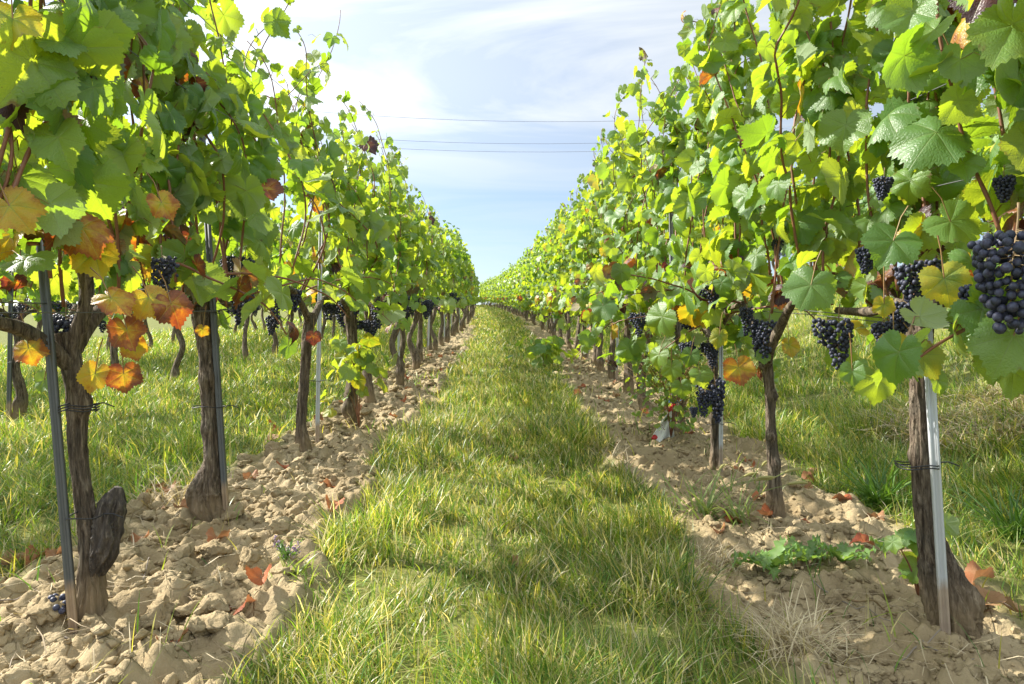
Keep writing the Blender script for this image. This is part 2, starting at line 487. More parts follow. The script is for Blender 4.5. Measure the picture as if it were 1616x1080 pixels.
def ground_material():
    m = NT('earth')
    geo = m.n('ShaderNodeNewGeometry').outputs['Position']
    soil = m.attr('soil')
    n1 = m.noise(geo, 3.5, 5, 0.6)
    n2 = m.noise(geo, 38, 5, 0.65)
    n3 = m.noise(geo, 150, 4, 0.7)
    s = m.ramp(n1, [(0.30, (0.225, 0.172, 0.098)), (0.50, (0.33, 0.262, 0.155)), (0.72, (0.43, 0.355, 0.222))])
    s = m.mix(m.math('MULTIPLY', n2, 0.55), s, (0.29, 0.215, 0.115))
    s = m.mix(m.math('MULTIPLY', m.math('SUBTRACT', n3, 0.6), 1.8, True), s, (0.52, 0.43, 0.28))
    g = m.ramp(n2, [(0.30, (0.08, 0.10, 0.022)), (0.55, (0.15, 0.16, 0.045)), (0.75, (0.27, 0.23, 0.10))])
    c = m.mix(soil, g, s)
    vor = m.n('ShaderNodeTexVoronoi', {'Scale': 11.0, 'Vector': geo, 'Randomness': 1.0}, feature='DISTANCE_TO_EDGE')
    crack = m.math('MULTIPLY', m.math('SUBTRACT', 0.035, vor.outputs['Distance'], True), m.math('MULTIPLY', m.math('SUBTRACT', n1, 0.48), 150.0, True))
    h = m.math('ADD', m.math('MULTIPLY', n2, 0.9), m.math('MULTIPLY', n3, 0.45))
    h = m.math('SUBTRACT', h, m.math('MULTIPLY', crack, 18.0))
    return m.done(m.principled(Base_Color=c, Roughness=0.97, Normal=m.bump(h, 0.75, 0.012), Specular_IOR_Level=0.1))
def blade_material(name, tr=0.42, rough=0.42):
    m = NT(name)
    col = m.n('ShaderNodeAttribute', attribute_name='tint').outputs['Color']
    p = m.principled(Base_Color=col, Roughness=rough, Specular_IOR_Level=0.45)
    t = m.n('ShaderNodeBsdfTranslucent', {'Color': m.mix(1.0, col, (1.6, 1.5, 0.60), 'MULTIPLY')})
    mx = m.n('ShaderNodeMixShader', {0: tr})
    m.t.links.new(p.outputs[0], mx.inputs[1]); m.t.links.new(t.outputs[0], mx.inputs[2])
    return m.done(mx)

M_LEAF = leaf_material('vine_leaf')
M_DRY = leaf_material('withered_leaf', True)
M_BARK = bark_material()
M_STUMP = stump_material()
M_CANE = simple('ripe_cane', (0.24, 0.095, 0.042), 0.55, col2=(0.13, 0.055, 0.03), scale=90, bump=0.2)
M_PET = simple('leaf_stalk', (0.30, 0.10, 0.06), 0.5, col2=(0.20, 0.20, 0.05), scale=25)
M_BERRY = berry_material()
M_STALK = simple('bunch_stalk', (0.18, 0.16, 0.05), 0.6, col2=(0.20, 0.09, 0.05))
M_STAKE_D, M_STAKE_L = stake_material(True), stake_material(False)
M_WIRE = simple('trellis_steel', (0.16, 0.165, 0.17), 0.45, 0.6, 0.4, 60)
M_TIE = simple('tie_steel', (0.035, 0.036, 0.040), 0.5, 0.4, 0.3)
M_CABLE = simple('cable_grey', (0.22, 0.23, 0.34), 0.7)
M_GROUND = ground_material()
M_BLADE = blade_material('grass_blade')
M_STRAW = blade_material('straw_blade', 0.2, 0.6)
M_TWIG = simple('bare_twig', (0.30, 0.26, 0.21), 0.8, col2=(0.12, 0.085, 0.06), scale=50, bump=0.3)
M_WHITE = simple('white_film', (0.82, 0.82, 0.80), 0.35, var=0.12, scale=20)
M_RED = simple('red_film', (0.62, 0.03, 0.035), 0.35, var=0.25, scale=20)
M_BLUE = simple('blue_twine', (0.08, 0.25, 0.50), 0.5, var=0.3)
M_TREEBARK = simple('tree_bark', (0.12, 0.09, 0.06), 0.9, var=0.5, scale=12, bump=0.5)

# ------------------------------------------------------------------ the ground
def build_ground():
    def seg(a, b, s): return np.arange(a, b, s)
    ys = np.concatenate([seg(-30, 0, 3.0), seg(0, 1.1, 0.1), seg(1.1, 3.6, 0.0095), seg(3.6, 7, 0.022), seg(7, 16, 0.08), seg(16, 40, 0.5), seg(40, 120, 2.0), np.geomspace(120, 900, 18)])
    xs = np.concatenate([-np.geomspace(400, 8, 24), seg(-7.5, -1.7, 0.16), seg(-1.66, -0.44, 0.0105), seg(-0.42, 0.40, 0.04), seg(0.42, 1.46, 0.0105), seg(1.5, 8, 0.16), np.geomspace(8.2, 400, 24)])
    X, Y = np.meshgrid(xs, ys)
    Z = base_z(X, Y) + relief(X, Y) * np.clip((34 - Y) / 10, 0, 1)
    far = np.clip((np.abs(X) - 90) / 300, 0, 1)
    Z = Z - 14 * far
    V = np.stack([X + bend(Y), Y, Z], -1).reshape(-1, 3)
    nx = len(xs); i = (np.arange(len(ys) - 1) * nx)[:, None] + np.arange(nx - 1)[None]
    Q = np.stack([i, i + 1, i + nx + 1, i + nx], -1).reshape(-1, 4)
    soil = soil_mask(X, Y).ravel()
    me = mesh_np('ground', V, [Q], [M_GROUND], {'soil': soil})
    tag(link('ground', me), kind='structure')
build_ground()

def ico(sub):
    import bmesh
    bm = bmesh.new()
    bmesh.ops.create_icosphere(bm, subdivisions=sub, radius=1.0)
    bm.verts.ensure_lookup_table()
    V = np.array([v.co[:] for v in bm.verts]); T = np.array([[v.index for v in f.verts] for f in bm.faces])
    bm.free()
    return V, T
ICO1, ICO2, ICO3, ICO4 = ico(1), ico(2), ico(3), ico(4)

def build_clods():
    mb = MB()
    def put(x, y, r):
        V, T = ICO4 if r > 0.026 else (ICO3 if r > 0.011 else ICO2)
        s = random.random() * 100
        n = fbm(V[:, 0] * 1.1 + s, V[:, 1] * 1.1 + s, V[:, 2] * 1.1, 5, 5, 0.68)
        b_ = np.abs(fbm(V[:, 0] * 2.4 + s, V[:, 1] * 2.4, V[:, 2] * 2.4 + s, 15, 4, 0.65))
        W = V.copy()
        for q in range(9):            # broken faces
            nv_ = RNG.normal(0, 1, 3); nv_ /= np.linalg.norm(nv_); cut = RNG.uniform(.42, .85)
            over = np.clip(W @ nv_ - cut, 0, None); W -= over[:, None] * nv_ * .93
        W = W * np.clip(1.0 + 0.50 * n - 0.55 * b_, .3, 1.7)[:, None]
        W = W * np.array([1, 0.6 + 0.6 * random.random(), 0.55 + 0.45 * random.random()]) * r
        a = random.random() * 6.28
        W = W @ np.array([[cos(a), sin(a), 0], [-sin(a), cos(a), 0], [0, 0, 1]])
        mb.add(W + np.array([x, y, gz1(x, y) + r * 0.25]), [T], soil=1.0)
    for k in range(2600):
        y = 1.2 * (10.0 / 1.2) ** random.random()
        xp = random.gauss(-0.93, 0.22)
        if not -1.42 < xp < -0.60: continue
        if soil_mask(np.array([xp]), np.array([y]))[0] < 0.7: continue
        put(xp + float(bend(y)), y, min(0.050, random.lognormvariate(math.log(0.0095), 0.68) * (1 + 0.06 * y)))
    for k in range(3200):
        y = 1.3 * (9.0 / 1.3) ** random.random()
        xp = random.gauss(0.85, 0.22)
        if not 0.58 < xp < 1.25: continue
        if soil_mask(np.array([xp]), np.array([y]))[0] < 0.7: continue
        put(xp + float(bend(y)), y, min(0.028, random.lognormvariate(math.log(0.0062), 0.62) * (1 + 0.08 * y)))
    for px, py, r in ((432, 735, .058), (470, 760, .05), (520, 770, .045), (390, 745, .04), (330, 975, .055), (455, 800, .04), (300, 1000, .04), (545, 735, .04), (505, 715, .035)):
        x, y = on_ground(px, py); put(x, y, r)
    tag(link('soil_clods', mb.mesh('soil_clods', [M_GROUND])), 'pale dry clods lying on the worked soil under both rows', 'soil', kind='stuff')
build_clods()

# ------------------------------------------------------------------ vine leaves
_TH = np.radians([0, 13, 29, 43, 56, 71, 88, 103, 118, 138, 156, 169, 176, 180])
_RR = np.array([1.0, .90, .79, .85, .92, .85, .74, .75, .77, .72, .64, .50, .30, .06])
VEINS = np.radians([0, 57, -57, 116, -116])
def leaf_template(N, rings, teeth):
    th = np.linspace(-pi, pi, N, endpoint=False) + pi / N
    r = np.interp(np.abs(th), _TH, _RR)
    if teeth:
        k = np.arange(N)
        r = r * (1 + teeth * np.where(k % 2 == 0, 1, -0.8) * (0.7 + 0.6 * np.sin(k * 2.3) ** 2) * sstep(0.2, 0.5, r))
    pts = [np.zeros((1, 2))]; ed = [np.zeros(1)]
    for f in rings:
        rf = np.interp(np.abs(th), _TH, _RR) * f if f < 1 else r
        pts.append(np.stack([rf * np.sin(th), rf * np.cos(th)], 1)); ed.append(np.full(N, f))
    P = np.concatenate(pts); E = np.concatenate(ed)
    j = np.arange(N - 1)
    tris = [np.stack([np.zeros(N - 1, int), 1 + j, 2 + j], 1)]
    quads = []
    for q in range(len(rings) - 1):
        a = 1 + q * N
        quads.append(np.stack([a + j, a + N + j, a + N + j + 1, a + j + 1], 1))
    ang = np.arctan2(P[:, 0], P[:, 1]); rad = np.hypot(P[:, 0], P[:, 1])
    dv = np.min(np.abs((ang[:, None] - VEINS[None] + pi) % (2 * pi) - pi), 1)
    puck = np.sin(np.clip(dv / 0.5, 0, 1) * pi / 2) * rad * 0.15 * (1 - 0.5 * E)
    # flip winding so +Z is the upper face
    tris = [t[:, ::-1] for t in tris]; quads = [q[:, ::-1] for q in quads]
    return P, E, tris, quads, puck, ang, rad
LT0 = leaf_template(66, (0.28, 0.56, 0.82, 1.0), 0.050)
LT1 = leaf_template(30, (0.55, 1.0), 0.06)
LT2 = leaf_template(13, (1.0,), 0.0)
def leaves_mesh(mb, L, T, mat=0, rng=RNG):
    """L: dict of arrays pos (n,3), nrm (n,3), tip (n,3), size (n), age (n), rnd (n), curl, fold"""
    P, E, tris, quads, puck, ang, rad = T
    n = len(L['size']); v = len(P)
    nr = L['nrm'] / np.linalg.norm(L['nrm'], axis=1, keepdims=True)
    tp = L['tip'] - nr * np.sum(L['tip'] * nr, 1, keepdims=True)
    tp /= np.linalg.norm(tp, axis=1, keepdims=True) + 1e-9
    rt = np.cross(tp, nr)
    x = P[None, :, 0] * (1 + 0.12 * rng.standard_normal((n, 1))); y = np.broadcast_to(P[None, :, 1], (n, v)).copy()
    ph = rng.random((n, 1)) * 6.28; ph2 = rng.random((n, 1)) * 6.28
    wave = (L['wave'] if 'wave' in L else 0.08 + 0.14 * rng.random(n))[:, None]
    z = puck[None] - L['curl'][:, None] * rad[None] ** 2 + L['fold'][:, None] * np.abs(x) \
        + wave * np.sin(2 * ang[None] + ph) * rad[None] ** 2 + 0.6 * wave * np.sin(5 * ang[None] + ph2) * rad[None] ** 3 \
        - 0.22 * np.clip(y, 0, None) ** 2 * rng.random((n, 1))
    x = x * (1 - 0.25 * np.abs(L['fold'][:, None]))
    W = L['pos'][:, None] + (rt[:, None] * x[..., None] + tp[:, None] * y[..., None] + nr[:, None] * z[..., None]) * L['size'][:, None, None]
    off = (np.arange(n) * v)[:, None, None]
    pol = [(np.concatenate(tris)[None] + off).reshape(-1, 3)]
    if quads: pol.append((np.concatenate(quads)[None] + off).reshape(-1, 4))
    mb.add(W.reshape(-1, 3), pol, mat, age=np.repeat(L['age'], v), rnd=np.repeat(L['rnd'], v), edge=np.tile(E, n),
           luv=np.concatenate([np.tile(P, (n, 1)), np.zeros((n * v, 1))], 1))
def petioles(mb, A, B, r, mat=1, k=3):
    """thin curved stalks from A to B"""
    n = len(A)
    mid = (A + B) / 2 + np.array([0, 0, 0.012])
    Vs = []
    for pt, f in ((A, 1.3), (mid, 1.0), (B, 0.9)):
        for q in range(k):
            a = q / k * 2 * pi
            Vs.append(pt + np.array([cos(a), sin(a), 0.4 * sin(a)]) * r * f)
    W = np.stack(Vs, 1)           # n, 3k, 3
    pol = []
    for s in range(2):
        for q in range(k):
            q2 = (q + 1) % k
            pol.append([s * k + q, s * k + q2, (s + 1) * k + q2, (s + 1) * k + q])
    pol = np.array(pol)[None] + (np.arange(n) * 3 * k)[:, None, None]
    m = n * 3 * k
    mb.add(W.reshape(-1, 3), [pol.reshape(-1, 4)], mat, age=np.zeros(m), rnd=np.zeros(m), edge=np.zeros(m), luv=np.zeros((m, 3)))

def grow(rng, nshoot=12, H=1.95, wid=0.26, lo=0.72, ylen=0.42, lean=0.0, thin=1.0, low_age=0.16, hi_age=0.03, low_n=2, leafsize=0.065, lowest=0.63, cx=0.0):
    """shoots of one vine and the leaves on them, in the vine's own space (y along the row)"""
    shoots = []; pos = []; nrm = []; tip = []; size = []; age = []; node = []
    def leaf(p, o, s):
        pl = rng.uniform(0.035, 0.085) * (s / 0.08)
        j = p + o * pl + np.array([0, 0, rng.uniform(-0.01, 0.03)])
        up = rng.uniform(-0.1, 0.8)
        nv = o * 1.0 + np.array([0, 0, up]) + rng.normal(0, 0.58, 3)
        tv = np.array([0, 0, -1.0]) + o * rng.uniform(0.1, 0.9) + rng.normal(0, 0.35, 3)
        pos.append(j); nrm.append(nv); tip.append(tv); size.append(s); node.append(p)
        q = low_age if p[2] < 0.98 else hi_age
        age.append(rng.beta(2.0, 1.7) * 0.85 + 0.16 if rng.random() < q else rng.random() ** 2 * 0.14)
    for i in range(nshoot + low_n):
        low = i >= nshoot
        y0 = rng.uniform(-ylen, ylen) if low else ((i + 0.5) / nshoot * 2 - 1) * ylen + rng.normal(0, 0.04)
        p = np.array([rng.normal(0, 0.03), y0, lo + rng.uniform(0.0, 0.16)])
        sgn = rng.choice([-1, 1])
        top = H * (rng.uniform(0.76, 0.99) if rng.random() > .2 else rng.uniform(1.02, 1.14))
        d = np.array([rng.normal(lean, 0.20), rng.normal(0, 0.16), 1.0])
        pts = [p.copy()]
        n = 70
        length = rng.uniform(0.35, 0.7) if low else (top - p[2]) * 1.12 + 0.12
        if low: d = np.array([sgn * rng.uniform(0.6, 1.0), rng.normal(0, 0.6), rng.uniform(0.0, 0.4)])
        st = 0.062; tot = 0; droop = rng.uniform(0.0, 0.10)
        while tot < length:
            d = d + rng.normal(0, 0.10, 3)
            if low: d[2] -= 0.10
            else:
                d[2] += 0.05
                c0 = cx * min(1.0, max(0.0, (p[2] - .8) / .7)) + lean * .25
                ww = wid * (1 - .45 * min(1.0, max(0.0, (p[2] - 1.2) / .8)))
                d[0] += 0.35 * (c0 - p[0])
                if abs(p[0] - c0) > ww: d[0] -= 0.30 * np.sign(p[0] - c0)
                if p[2] > top: d[2] -= 0.30; d[0] += 0.07 * sgn
            dn = d / np.linalg.norm(d)
            p = p + dn * st; tot += st
            if p[2] < lowest: break
            pts.append(p.copy())
        pts = np.array(pts); shoots.append(pts)
        side = rng.choice([-1, 1])
        for k in range(1, len(pts)):
            f = k / len(pts)
            side = -side
            if rng.random() > thin: continue
            a = rng.normal(0, 0.75)
            c0 = cx * min(1.0, max(0.0, (pts[k][2] - .8) / .7))
            sx = side if abs(pts[k][0] - c0) < 0.12 else (np.sign(pts[k][0] - c0) if rng.random() < 0.72 else side)
            o = np.array([sx * cos(a), sin(a), 0])
            s = leafsize * float(np.clip(rng.lognormal(0, .24), .5, 1.45)) * (1.0 if f < 0.7 else 1.0 - 0.55 * (f - 0.7) / 0.3)
            leaf(pts[k], o, s)
            if rng.random() < 0.85 * thin:
                a = rng.uniform(0, 6.28)
                leaf(pts[k] + rng.normal(0, 0.025, 3), np.array([cos(a), sin(a), 0]), leafsize * rng.uniform(0.45, 0.95))
    n = len(size)
    L = dict(pos=np.array(pos), nrm=np.array(nrm), tip=np.array(tip), size=np.array(size), age=np.array(age), rnd=rng.random(n),
             curl=rng.normal(0.24, 0.28, n), fold=rng.normal(0.15, 0.30, n), node=np.array(node))
    return shoots, L
def foliage_mesh(name, L, lod, rng=RNG, petiole=True):
    mb = MB()
    leaves_mesh(mb, L, (LT0, LT1, LT2)[lod], 0, rng)
    if petiole and lod < 2: petioles(mb, L['node'], L['pos'], 0.0014 if lod == 0 else 0.0018)
    return mb.mesh(name, [M_LEAF, M_PET])
def extra_leaves(rng, items):
    """hand-placed leaves: (pos, normal, tip, size, age)"""
    n = len(items)
    L = dict(pos=np.array([i[0] for i in items], float), nrm=np.array([i[1] for i in items], float), tip=np.array([i[2] for i in items], float),
             size=np.array([i[3] for i in items], float), age=np.array([i[4] for i in items], float), rnd=rng.random(n),
             curl=rng.normal(0.15, 0.12, n), fold=rng.normal(0.08, 0.12, n))
    L['node'] = L['pos'] - L['tip'] / np.linalg.norm(L['tip'], axis=1, keepdims=True) * 0.06 + np.array([0, 0, 0.02])
    return L
def merge_L(a, b):
    return {k: np.concatenate([a[k], b[k]]) for k in a}

# ------------------------------------------------------------------ wood
def bark_tube(P, r, k, seed, rough=0.20, knots=()):
    P = np.asarray(P, float); n = len(P)
    s = np.concatenate([[0], np.cumsum(np.linalg.norm(np.diff(P, axis=0), axis=1))])
    a = np.arange(k) / k * 2 * pi
    A, Sg = np.meshgrid(a, s)
    tw = A + Sg * 1.6
    wob = 0.5 * vnoise(np.cos(A) * 1.5, np.sin(A) * 1.5, Sg * 14 + seed, seed + 5)
    tw = tw + wob
    nz = fbm(np.cos(tw) * 3.4 + seed, np.sin(tw) * 3.4, Sg * 9, seed, 4, 0.6)
    rid = 1 - 2.6 * np.abs(vnoise(np.cos(tw) * 6.5 + seed, np.sin(tw) * 6.5, Sg * 5, seed + 3))
    rid = rid + 0.6 * (1 - 2.6 * np.abs(vnoise(np.cos(tw) * 13 + seed, np.sin(tw) * 13, Sg * 9, seed + 13)))
    brk = sstep(.25, .6, vnoise(np.cos(tw) * 4, np.sin(tw) * 4, Sg * 22 + seed, seed + 21)) * 0.5
    rid = rid - brk
    lump = vnoise(np.cos(A) * 1.2, np.sin(A) * 1.2, Sg * 9 + seed, seed + 9)
    rr = np.asarray(r)[:, None] * ((lambda q: q / q.mean())(np.clip(1 + rough * nz + rough * 0.55 * rid + 0.13 * lump, .45, 1.7)))
    for (ks, ka, kr, kh) in knots:
        d2 = ((Sg - ks) / kr) ** 2 + ((np.angle(np.exp(1j * (A - ka)))) * np.asarray(r)[:, None] / kr) ** 2
        rr = rr + kh * np.exp(-d2)
    return tube(P, rr, k)
def trunk_mesh(name, ctrl, rad, seed, k=34, n=80, knots=(), head=True):
    ctrl = np.asarray(ctrl, float)
    P = resample(ctrl, n)
    r = np.interp(np.linspace(0, 1, n), np.linspace(0, 1, len(rad)), rad)
    mb = MB()
    mb.add(*bark_tube(P, r, k, seed, 0.20, knots))
    return mb.mesh(name, [M_BARK])
def arm_mesh(name, ctrl, r0, r1, seed, k=14, n=40):
    P = resample(ctrl, n)
    mb = MB().add(*bark_tube(P, np.linspace(r0, r1, n), k, seed, 0.2))
    return mb.mesh(name, [M_BARK])
def cane_mesh(name, pts, r0=0.0042, k=6):
    n = len(pts)
    P = resample(pts, n * 2) if n > 2 else np.asarray(pts)
    r = np.linspace(r0, r0 * 0.45, len(P)) * (1 + 0.22 * (np.arange(len(P)) % 2))
    return MB().add(*tube(P, r, k)).mesh(name, [M_CANE])

# ------------------------------------------------------------------ grapes
def bunch_meshes(seed, length=0.15, width=0.085, berry=0.0078, hi=True, wing=True, big=False):
    rng = np.random.default_rng(seed)
    pts = []; rad = []
    for t in range(16000 if big else 5000):
        f = rng.random() ** 0.8
        z = -0.02 - f * length
        R0 = width / 2 * (1 - 0.75 * f ** 1.6) * (0.75 if f < 0.08 else 1)
        a = rng.random() * 6.28; q = R0 * math.sqrt(rng.uniform(0.25 if not big else 0.6, 1))
        p = np.array([q * cos(a), q * sin(a), z])
        if wing and rng.random() < 0.22:
            p = np.array([width * 0.55 + rng.normal(0, width * 0.16), rng.normal(0, width * 0.14), -0.02 - abs(rng.normal(0, length * 0.18))])
        b = berry * rng.uniform(0.72, 1.1)
        if pts:
            D = np.linalg.norm(np.array(pts) - p, axis=1)
            if np.min(D - 0.86 * (np.array(rad) + b)) < 0: continue
        pts.append(p); rad.append(b)
        if len(pts) > (230 if big else 130): break
    V, T = ICO2 if hi else ICO1
    mb = MB(); st = MB()
    for p, b in zip(pts, rad):
        mb.add(V * b * np.array([1, 1, 1.05]) + p, [T], rnd=rng.random())
    main = np.array([[0, 0, 0.03], [0.002, 0, 0.0], [0, 0.002, -length * 0.5], [0, 0, -length * 0.92]])
    st.add(*tube(resample(main, 8), np.linspace(0.0022, 0.0012, 8), 5))
    for p in pts[::4]:
        st.add(*tube(np.array([[0, 0, min(0, p[2] + 0.012)], p]), 0.0008, 3))
    return mb.mesh('grape_bunch', [M_BERRY]), st.mesh('stalk', [M_STALK])
BUNCH = [bunch_meshes(11, 0.15, 0.085), bunch_meshes(12, 0.12, 0.08), bunch_meshes(13, 0.17, 0.075), bunch_meshes(14, 0.10, 0.085, wing=False)]
BUNCH_LO = [bunch_meshes(21, 0.15, 0.09, 0.009, False), bunch_meshes(22, 0.12, 0.085, 0.009, False)]
BIG = bunch_meshes(31, 0.15, 0.12, 0.0082, True, big=True)
def bunch(parent, p, k=None, rot=None, sc=1.0, lo=False, big=False):
    src = BIG if big else (BUNCH_LO if lo else BUNCH)[k % (2 if lo else 4)]
    b = link('grape_bunch', src[0], parent, p, (random.uniform(-.12, .12), random.uniform(-.12, .12), random.random() * 6.28 if rot is None else rot), (sc, sc, sc))
    if not lo: link('stalk', src[1], b)
    return b

# ------------------------------------------------------------------ the vines of the two rows beside the lane
GL, GR = 'grape vines of the left row', 'grape vines of the right row'
def vine_root(x, y, label, group, rot=0.0):
    return empty('grape_vine', (x, y, gz1(x, y) - 0.015), label, 'grape vine', group, (0, 0, rot))
def near_vine(x, y, label, group, seed, trunk, rad, bunches=(), arms=None, extra=None, knots=(), top_knob=0.0, **gk):
    rng = np.random.default_rng(seed)
    v = vine_root(x, y, label, group)
    link('trunk', trunk_mesh('trunk', trunk, [rad[0] * .84] + [q * (.84 if q > .055 else .64) for q in rad[1:]], seed, 76, 180, knots=knots), v)
    hx, hy, hz = trunk[-1]
    if arms is None:
        arms = [[(hx, hy, hz - .06), (hx - .01, hy - .10, hz + .03), (hx, hy - .25, .76), (hx + .01, hy - .40, .77)],
                [(hx, hy, hz - .06), (hx + .01, hy + .09, hz + .03), (hx, hy + .22, .76), (hx - .01, hy + .38, .77)]]
    for i, a in enumerate(arms):
        link('cordon_arm', arm_mesh('cordon_arm', a, 0.019, 0.009, seed + i + 1), v)
    sh, L = grow(rng, **gk)
    # leaves are plucked away from in front of the ripe bunches, on the lane side
    keep = np.ones(len(L['size']), bool)
    for b in bunches:
        c = np.array([b[0][0] - x, b[0][1] - y, b[0][2] - v.location.z - .075])
        d = L['pos'] + L['tip'] / np.linalg.norm(L['tip'], axis=1, keepdims=True) * L['size'][:, None] * .4 - c
        r_ = .17 if b[1] == 9 else .07
        keep &= ~((np.abs(d[:, 2]) < r_) & (np.abs(d[:, 1] + (.28 if b[1] == 9 else .10)) < r_ + (.27 if b[1] == 9 else .10)) & (d[:, 0] * np.sign(-x) > -.06))
    L = {k_: a_[keep] for k_, a_ in L.items()}
    if extra: L = merge_L(L, extra_leaves(rng, [((p[0] - x, p[1] - y, p[2] - v.location.z), n, t, s, a) for p, n, t, s, a in extra]))
    link('foliage', foliage_mesh('foliage', L, 0, rng), v)
    for s in sh:
        if len(s) > 3: link('cane', cane_mesh('cane', s), v)
    for b in bunches:
        p, k, sc = b[:3]
        bunch(v, (p[0] - x, p[1] - y, p[2] - v.location.z), k, 0.3 if k == 9 else None, sc * (.92 if k == 9 else .84), big=(k == 9))
    return v

U = Vector((0, 0, 1))
def lv(px, py, d, nx, ny, nz, tx, ty, tz, s, a):
    return (at(px, py, d), (nx, ny, nz), (tx, ty, tz), s * (.66 if px < 300 else .76), a)

# --- left row
near_vine(-1.02, 0.86, 'vine at the left edge with yellow and purple leaves, trunk out of frame', GL, 101,
          [(0, 0, 0), (.01, 0, .3), (0, 0, .66)], [.05, .035, .04], nshoot=9, H=1.55, low_age=0.25, hi_age=0.12, thin=0.50, wid=0.12, leafsize=.046, cx=-.12, low_n=0,
          extra=[lv(18, 150, 1.25, .3, -1, .3, .2, 0, -1, .085, 1.05), lv(80, 85, 1.35, .2, -1, .8, 1, 0, -.1, .075, 1.1), lv(118, 100, 1.35, .4, -1, .7, .9, 0, -.6, .075, 1.1),
                 lv(60, 125, 1.3, .2, -1, .2, -.2, 0, -1, .10, .33), lv(90, 135, 1.32, .5, -1, .0, .5, 0, -1, .07, .36), lv(20, 30, 1.2, .2, -1, .5, .1, 0, -1, .10, .30),
                 lv(15, 325, 1.25, .3, -1, .4, .6, 0, -.7, .09, .42), lv(30, 280, 1.3, .4, -1, .6, .4, 0, -1, .10, .05)])
v1L = near_vine(-1.00, 1.60, 'nearest full vine of the left row, trunk with a black cut stump and red leaves', GL, 102,
          [(0.02, 0, 0), (.012, 0, .16), (-.012, 0, .36), (-.02, 0, .52), (-.045, 0, .66)], [.040, .034, .030, .030, .037], nshoot=13, H=2.05, low_age=0.26, hi_age=0.03, wid=0.20, thin=.88, cx=-.14,
          arms=[[(-.03, 0, .58), (-.06, -.10, .66), (-.07, -.24, .69), (-.05, -.42, .72)], [(-.04, 0, .60), (-.02, .10, .72), (0, .24, .77), (.01, .38, .78)],
                [(-.035, 0, .60), (0, .01, .78), (-.07, -.03, .92), (-.15, -.06, 1.0)]],
          knots=((.5, 1.0, .03, .014),),
          extra=[lv(195, 590, 1.52, .3, -1, .2, .1, 0, -1, .066, .58), lv(150, 590, 1.5, .2, -1, .2, -.3, 0, -1, .068, .40), lv(235, 470, 1.48, .5, -1, .4, .6, 0, -.8, .078, .42),
                 lv(270, 480, 1.5, .7, -1, .4, .5, 0, -1, .08, .60), lv(200, 520, 1.48, .2, -1, .5, .4, 0, -1, .085, .56), lv(130, 360, 1.45, .5, -1, .5, .6, 0, -1, .10, .52),
                 lv(150, 400, 1.5, .2, -1, .3, .3, 0, -1, .10, .34), lv(20, 370, 1.4, -.2, -1, .4, -.4, 0, -1, .09, .45), lv(40, 410, 1.35, 0, -.6, 1, 1, -.2, .1, .085, .10),
                 lv(70, 600, 1.55, -.1, -1, .3, -.3, 0, -1, .05, .12), lv(45, 550, 1.5, .2, -1, .2, .3, 0, -1, .06, .48), lv(255, 320, 1.55, .6, -1, .3, .7, 0, -1, .07, .48),
                 lv(175, 470, 1.42, .3, -.8, .9, .5, 0, -.5, .08, .48), lv(210, 545, 1.5, .5, -1, .1, .3, 0, -1, .055, .45)],
          bunches=[(at(105, 490, 1.62), 1, .9), (at(255, 400, 1.75), 0, .8)])
def build_stump():
    P = resample([(.030, -.005, .10), (.050, -.008, .15), (.060, -.005, .20), (.066, 0, .255), (.080, 0, .30)], 90)
    r = np.interp(np.linspace(0, 1, 90), [0, .25, .6, .82, 1], [.016, .025, .028, .026, .008])
    link('stump', MB().add(*bark_tube(P, r, 60, 77, 0.36)).mesh('stump', [M_STUMP]), v1L)['label'] = 'blackened cut stump beside the trunk'
build_stump()
near_vine(-1.02, 2.33, 'second vine up the left row, thick shaggy trunk bulging at the ground', GL, 103,
          [(0.015, 0, 0), (-.02, 0, .10), (0, 0, .20), (-.01, 0, .36), (-.02, 0, .58), (-.05, 0, .78)], [.062, .070, .048, .037, .038, .050], nshoot=16, H=2.12, wid=0.18, cx=-.19, thin=1.0, low_age=0.20, hi_age=0.03,
          knots=((.33, 4.5, .025, .012), (.5, 5.2, .03, .012)),
          extra=[lv(215, 395, 2.2, .3, -1, .2, .3, 0, -1, .07, .35), lv(320, 520, 2.25, .2, -1, 0, -.2, 0, -1, .035, .45)],
          bunches=[(at(300, 370, 2.3), 0, .9), (at(255, 365, 2.4), 1, 1), (at(388, 400, 2.55), 2, 1.0), (at(365, 400, 2.6), 1, .8), (at(380, 455, 2.5), 0, 1.0)])
near_vine(-0.99, 3.26, 'third vine up the left row, plain straight trunk under tall thin shoots', GL, 104,
          [(0, 0, 0), (-.015, 0, .15), (.0, 0, .35), (.015, 0, .55), (.03, 0, .68)], [.046, .036, .034, .036, .042], nshoot=8, H=2.06, thin=0.60, wid=0.11, cx=-.10, low_age=0.22,
          extra=[lv(495, 530, 3.2, .2, -1, .3, 0, 0, -1, .06, .70), lv(455, 545, 3.15, .2, -1, .2, -.1, 0, -1, .085, .10)],
          bunches=[(at(432, 445, 3.0), 0, 1.1), (at(462, 452, 3.05), 3, 1.1), (at(430, 495, 3.05), 1, .8)])
